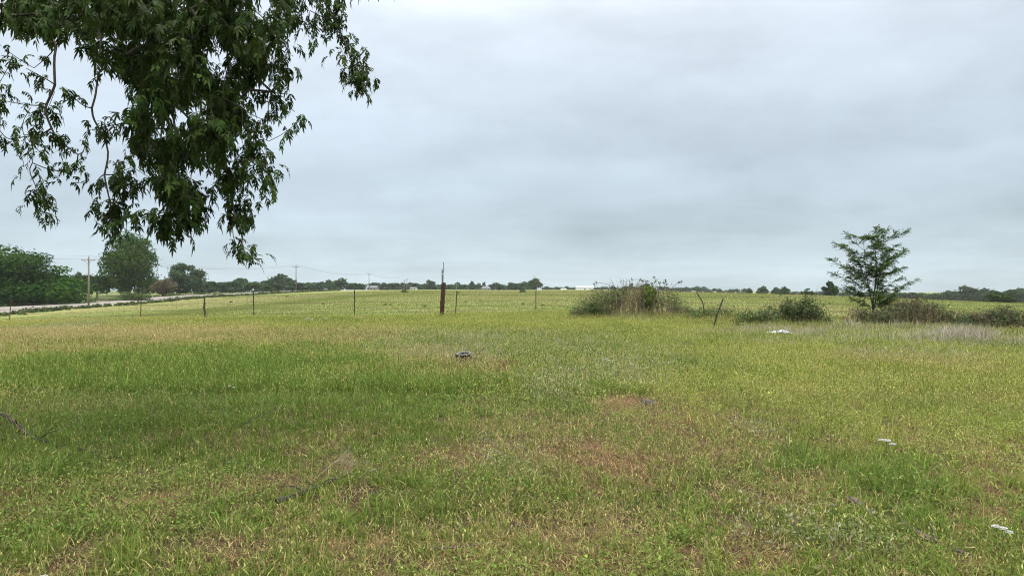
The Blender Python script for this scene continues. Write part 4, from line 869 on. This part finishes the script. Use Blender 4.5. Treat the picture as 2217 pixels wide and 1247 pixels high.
stick('fallen_branch', [(930, 796), (955, 797), (985, 794)], .014, 'short dark branch in the grass left below the tyre', lift=.05, rough=.2)
stick('fallen_log', [(1838, 1088), (1862, 1100), (1890, 1122)], .034, 'short grey rotten log among the grass on the right', M_log, .022, 'log', rough=.2)
stick('fallen_log', [(1955, 1142), (2010, 1172), (2050, 1190), (2100, 1212)], .025, 'longer grey rotten log in the lower right foreground', M_log, .02, 'log', rough=.22, twigs=1)
stick('fallen_branch', [(930, 1205), (1010, 1200), (1060, 1190)], .006, 'pale thin twig at the bottom centre', M_log, .05)
# pale dry weed
x0, y0, z0 = at(672, 1047); root = empty('dry_weed', (x0, y0, z0), 'pale dry branching weed bent over in the left foreground', 'weed'); mb = MB()
def wp(px, row, Y): return np.array(P(px, Y, row)) - np.array([x0, y0, z0])
def fan(p0, d, ln, r, lvl):
    e = p0 + d * ln; tube(mb, spline([p0, (p0 + e) / 2 + rng.normal(0, .03 * ln, 3), e], 4), np.linspace(r, r * .6, 4), 4, jit((.36, .30, .19), 1)[0], cap=False)
    if lvl:
        for q in range(4):
            t = rng.uniform(.35, 1); dd = d + rng.normal(0, .38, 3); fan(p0 + (e - p0) * t, dd / np.linalg.norm(dd), ln * rng.uniform(.45, .7), r * .6, lvl - 1)
A, B = wp(672, 1044, y0), wp(722, 1002, y0 + .1); tube(mb, [A, B], [.0045, .0035], 5, (.4, .34, .2)); d = B - A; d /= np.linalg.norm(d)
for q in range(6): fan(B, (d + rng.normal(0, .25, 3)) / 1.05, .13, .0025, 2)
C0 = wp(738, 1040, y0 + .05); 
for q in range(5): fan(C0, np.array([.25, .1, 1]) / 1.1 + rng.normal(0, .22, 3), .12, .0025, 2)
mb.build('stems', M_dead, root)
# burnt stump in the red soil
x, y, z = at(1402, 876); root = empty('burnt_stump', (x, y, z), 'low dark broken stump in the patch of red soil', 'stump'); mb = MB(); V = []; n_ = 14
for i, (r, h) in enumerate(((.085, -.03), (.075, .02), (.065, .045), (.02, .03))):
    for q in range(n_): a = 2 * math.pi * q / n_; rr = r * (1 + .22 * rng.random() * (i < 3)); V.append((rr * math.cos(a) * 1.15, rr * math.sin(a), h + (.035 * rng.random() if i == 2 else 0)))
k = np.arange(n_); mb.add(V, [np.concatenate([np.stack([i * n_ + k, i * n_ + (k + 1) % n_, (i + 1) * n_ + (k + 1) % n_, (i + 1) * n_ + k], 1) for i in range(3)]), (3 * n_ + k)[None]]); mb.build('stump_wood', M_log, root)
# white plastic sheet by the bushes
x, y, z = at(1688, 731); mb = MB(); nx, ny = 34, 14; V = []
for j in range(ny):
    for i in range(nx):
        u, v = i / (nx - 1) * 2 - 1, j / (ny - 1) * 2 - 1; hgt = max(0, 1 - abs(u) ** 2.4) * max(0, 1 - v * v * .8) ** .7 * (.75 + .25 * u)
        V.append((u * .33 + .02 * rng.normal(), v * .22 + .015 * rng.normal(), .16 + .085 * hgt + .022 * rng.normal() * hgt + .05 * (fbm(np.array([u * 4.]), np.array([v * 4.]), 9, 2)[0] - .5)))
k = (np.arange(ny - 1)[:, None] * nx + np.arange(nx - 1)[None]).ravel(); mb.add(V, np.stack([k, k + 1, k + nx + 1, k + nx], 1)); o = mb.build('plastic_sheet', M_tarp, loc=(x, y, z))
sm = o.modifiers.new('thickness', 'SOLIDIFY'); sm.thickness = .004; tag(o, 'crumpled white plastic sheet in the grey weeds before the bushes', 'plastic sheet')
# pale flat stones by the fence
for px, row, w, lab in ((667, 694.5, .5, 'long pale flat stone in the grass left of the middle fence post'), (706, 694, .35, 'smaller pale flat stone midway left of the middle fence post'), (781, 691.5, .3, 'pale stone just right of the foot of the middle fence post')):
    x, y, z = at(px, row); mb = MB(); V = []; n_ = 12
    for i, (r, h) in enumerate(((1, 0), (1.03, .06), (.85, .11), (.3, .125))):
        for q in range(n_): a = 2 * math.pi * q / n_; rr = r * w / 2 * (1 + .15 * rng.normal()); V.append((rr * math.cos(a), rr * .6 * math.sin(a), h))
    k = np.arange(n_); mb.add(V, [np.concatenate([np.stack([i * n_ + k, i * n_ + (k + 1) % n_, (i + 1) * n_ + (k + 1) % n_, (i + 1) * n_ + k], 1) for i in range(3)]), (3 * n_ + k)[None]])
    tag(mb.build('flat_stone', M_stone, loc=(x, y, z)), lab, 'stone', 'pale stones along the fence')
# flowers
M_petal = solid('white_petal', (.5, .5, .46), (.68, .68, .64), 60, .7, .2, 0, .4); M_yel = solid('yellow_petal', (.7, .55, .03), (.8, .65, .05), 40, .6, .3, 0, .2); M_stem = leafmat('flower_stem', .3)
def yarrow(px, row, parts, label, ht=.17):
    x, y, z = at(px, row); y_ = y; k = (ht + .0) ; Y = y * (1 - k / H); x, y = x * (1 - k / H), Y; z = gz(x, y)
    root = empty('yarrow_flower', (x, y, z), label, 'flower', 'white yarrow flowers in the grass'); mb = MB()
    for dx, dy, dz, r in parts: tube(mb, spline([(0, 0, 0), (dx * .3, dy * .3, ht * .6), (dx, dy, ht + dz - .008)], 6), np.linspace(.003, .002, 6), 4, (.12, .16, .05))
    mb.build('stem', M_stem, root)
    for dx, dy, dz, r in parts:
        mb = MB(); k_ = 60
        for q in range(k_):
            rr = r * math.sqrt((q + .5) / k_); a = q * 2.39996; c_ = np.array([dx + rr * math.cos(a), dy + rr * math.sin(a) * .8, ht + dz - rr * .25 + .003 * rng.normal()]); s = r * .17
            oct_ = np.array([(s, 0, 0), (0, s, 0), (-s, 0, 0), (0, -s, 0), (0, 0, s * .6), (0, 0, -s * .6)]); mb.add(oct_ + c_, np.array([(0, 1, 4), (1, 2, 4), (2, 3, 4), (3, 0, 4), (1, 0, 5), (2, 1, 5), (3, 2, 5), (0, 3, 5)]))
        mb.build('flower_head', M_petal, root, True)
    mb = MB(); k_ = 40; tt = rng.random(k_); leaf_quads(mb, np.stack([rng.normal(0, .025, k_), rng.normal(0, .025, k_), tt * ht * .35], 1), rng.normal(size=(k_, 3)) / 1.7, .03 + .02 * rng.random(k_), jit((.14, .19, .05), k_), asp=.3); mb.build('leaves', M_leaf, root)
yarrow(2166, 1143, [(-.03, 0, .012, .026), (.015, .0, .0, .028), (.045, -.01, -.02, .024)], 'white yarrow with three joined heads in the lower right corner')
yarrow(1920, 950, [(-.055, 0, .01, .03), (.0, 0, .008, .038), (.05, -.01, -.025, .034)], 'white yarrow with spreading heads in the grass on the right')
yarrow(500, 837, [(-.02, 0, 0, .022), (.04, 0, -.02, .018)], 'small white yarrow in the dark grass on the left')
yarrow(1313, 779, [(-.06, 0, .01, .032), (.05, 0, 0, .035), (.0, .04, .02, .026)], 'left one of two distant white yarrows in the middle of the lawn')
yarrow(1367, 786, [(0, 0, 0, .036), (.05, 0, -.01, .026)], 'right one of two distant white yarrows in the middle of the lawn')
yarrow(94, 1244, [(0, 0, 0, .02)], 'white yarrow cut by the bottom edge at the left', .16)
x, y, z = at(1727, 1170); root = empty('yellow_flower', (x, y, z), 'single small yellow flower among grey clover heads', 'flower'); mb = MB(); tube(mb, [(0, 0, 0), (.005, 0, .1)], .002, 4, (.12, .16, .05)); mb.build('stem', M_stem, root)
mb = MB()
for q in range(6):
    a = q / 6 * 6.283; d = np.array([math.cos(a), math.sin(a), .3]); s = np.array([-math.sin(a), math.cos(a), 0]); b0 = np.array([.005, 0, .1]); mb.add([b0, b0 + d * .009 + s * .006, b0 + d * .016, b0 + d * .009 - s * .006], np.array([[0, 1, 2, 3]]))
mb.build('petals', M_yel, root)

# ------------------------------------------------------------------ air, sky, light, camera
mb = MB(); box(mb, (0, 440, -1.5), (1680, 1090, 41)); hz = mb.build('haze', [])
m, nt, out = mat('haze_air'); v = nt.nodes.new('ShaderNodeVolumePrincipled'); v.inputs['Color'].default_value = (.80, .88, .95, 1); v.inputs['Density'].default_value = .00016; v.inputs['Anisotropy'].default_value = .2
nt.links.new(v.outputs[0], out.inputs['Volume']); hz.data.materials.append(m); tag(hz, kind='stuff'); hz['label'] = 'thin pale haze in the air over the field'

SUN_EL, SUN_AZ = 60, 140
w = bpy.data.worlds.new('World'); SC.world = w; w.use_nodes = True; nt = w.node_tree; nt.nodes.clear(); N = nt.nodes.new; L = nt.links.new
out = N('ShaderNodeOutputWorld'); bg = N('ShaderNodeBackground'); bg.inputs[1].default_value = .1
sky = N('ShaderNodeTexSky'); sky.sky_type = 'NISHITA'; sky.sun_disc = False; sky.sun_elevation = R(SUN_EL); sky.sun_rotation = R(SUN_AZ)
tc = N('ShaderNodeTexCoord'); sep = N('ShaderNodeSeparateXYZ'); L(tc.outputs['Generated'], sep.inputs[0])
def mth(op, a, b_=None):
    n_ = N('ShaderNodeMath'); n_.operation = op
    for i, v_ in enumerate((a, b_)):
        if v_ is None: continue
        if isinstance(v_, (int, float)): n_.inputs[i].default_value = v_
        else: L(v_, n_.inputs[i])
    return n_.outputs[0]
zc = mth('MAXIMUM', sep.outputs[2], 0.0)
den = mth('ADD', zc, .10)
cx_, cy_ = mth('DIVIDE', sep.outputs[0], den), mth('DIVIDE', sep.outputs[1], den)
cmb = N('ShaderNodeCombineXYZ'); L(cx_, cmb.inputs[0]); L(cy_, cmb.inputs[1])
def noise(vec, sc_, det, off_, st=(1, 1, 1), rough=.5):
    mp = N('ShaderNodeMapping'); mp.inputs['Location'].default_value = off_; mp.inputs['Scale'].default_value = st; L(vec, mp.inputs[0])
    nz = N('ShaderNodeTexNoise'); nz.inputs['Scale'].default_value = sc_; nz.inputs['Detail'].default_value = det; nz.inputs['Roughness'].default_value = rough; nz.inputs['Distortion'].default_value = .3; L(mp.outputs[0], nz.inputs['Vector']); return nz.outputs[0]
n1 = noise(cmb.outputs[0], .6, 6, (3.1, 1.7, 0), (.7, .8, 1), .55); n2 = noise(tc.outputs['Generated'], 5.5, 6, (7.3, 2.2, .4), (1, 1, 2.2), .55)
n3 = noise(tc.outputs['Generated'], 2.2, 4, (1.2, .4, .3), (1, 1, 6))
ramp = N('ShaderNodeValToRGB'); L(zc, ramp.inputs[0]); el = ramp.color_ramp.elements
stops = [(0, (5.0, 5.95, 6.5)), (.035, (4.85, 5.8, 6.4)), (.09, (4.6, 5.5, 6.15)), (.15, (4.7, 5.55, 6.3)), (.24, (5.4, 6.2, 7.0)), (.36, (6.5, 7.2, 8.0)), (.6, (15.2, 15.4, 15.6)), (1, (27.6, 26.8, 25.6))]
el[0].position = 0; el[1].position = 1; el[0].color = (*[q / 28 for q in stops[0][1]], 1); el[1].color = (*[q / 28 for q in stops[-1][1]], 1)
for p_, cc in stops[1:-1]: e_ = el.new(p_); e_.color = (*[q / 28 for q in cc], 1)
mod = mth('ADD', mth('MULTIPLY', mth('SUBTRACT', n1, .5), .60), mth('MULTIPLY', mth('SUBTRACT', n2, .5), .34))
n4 = noise(tc.outputs['Generated'], 13, 7, (2.1, 5.2, .9), (1, 1, 2.6), .6)
mod = mth('ADD', mod, mth('MULTIPLY', mth('SUBTRACT', n3, .5), .26))
mod = mth('ADD', mod, mth('MULTIPLY', mth('SUBTRACT', n4, .5), .11))
mod = mth('ADD', mod, mth('MULTIPLY', sep.outputs[0], -.10)); mod = mth('MULTIPLY', mth('ADD', mod, 1.0), 28.0)
vm = N('ShaderNodeVectorMath'); vm.operation = 'SCALE'; L(ramp.outputs[0], vm.inputs[0]); L(mod, vm.inputs['Scale'])
mx = N('ShaderNodeMix'); mx.data_type = 'RGBA'; mx.inputs[0].default_value = .93; L(sky.outputs[0], mx.inputs[6]); L(vm.outputs[0], mx.inputs[7])
L(mx.outputs[2], bg.inputs[0]); L(bg.outputs[0], out.inputs[0])
sl = bpy.data.lights.new('sun', 'SUN'); sl.energy = 1.5; sl.angle = R(25); sl.color = (1, .97, .92); so = bpy.data.objects.new('sun', sl); COL.objects.link(so)
dv = Vector((math.sin(R(SUN_AZ)) * math.cos(R(SUN_EL)), math.cos(R(SUN_AZ)) * math.cos(R(SUN_EL)), math.sin(R(SUN_EL)))); so.rotation_euler = dv.to_track_quat('Z', 'Y').to_euler()
cam = bpy.data.cameras.new('camera'); cam.sensor_width = 36; cam.lens = 36 * F / 2217; cam.clip_end = 6000; cam.clip_start = .05
co = bpy.data.objects.new('camera', cam); COL.objects.link(co); co.location = (0, 0, H); co.rotation_euler = (R(90), 0, 0); SC.camera = co
SC.view_settings.view_transform = 'Standard'; SC.view_settings.look = 'None'; SC.view_settings.exposure = .35; SC.view_settings.gamma = 1; SC.cycles.filter_width = 1.1
cy = SC.cycles; cy.max_bounces = 6; cy.diffuse_bounces = 3; cy.glossy_bounces = 2; cy.transmission_bounces = 3; cy.volume_bounces = 1; cy.transparent_max_bounces = 8; cy.use_denoising = True; cy.denoiser = 'OPENIMAGEDENOISE'; cy.denoising_input_passes = 'RGB_ALBEDO_NORMAL'; cy.denoising_prefilter = 'NONE'; cy.use_adaptive_sampling = False; cy.sample_clamp_indirect = 4
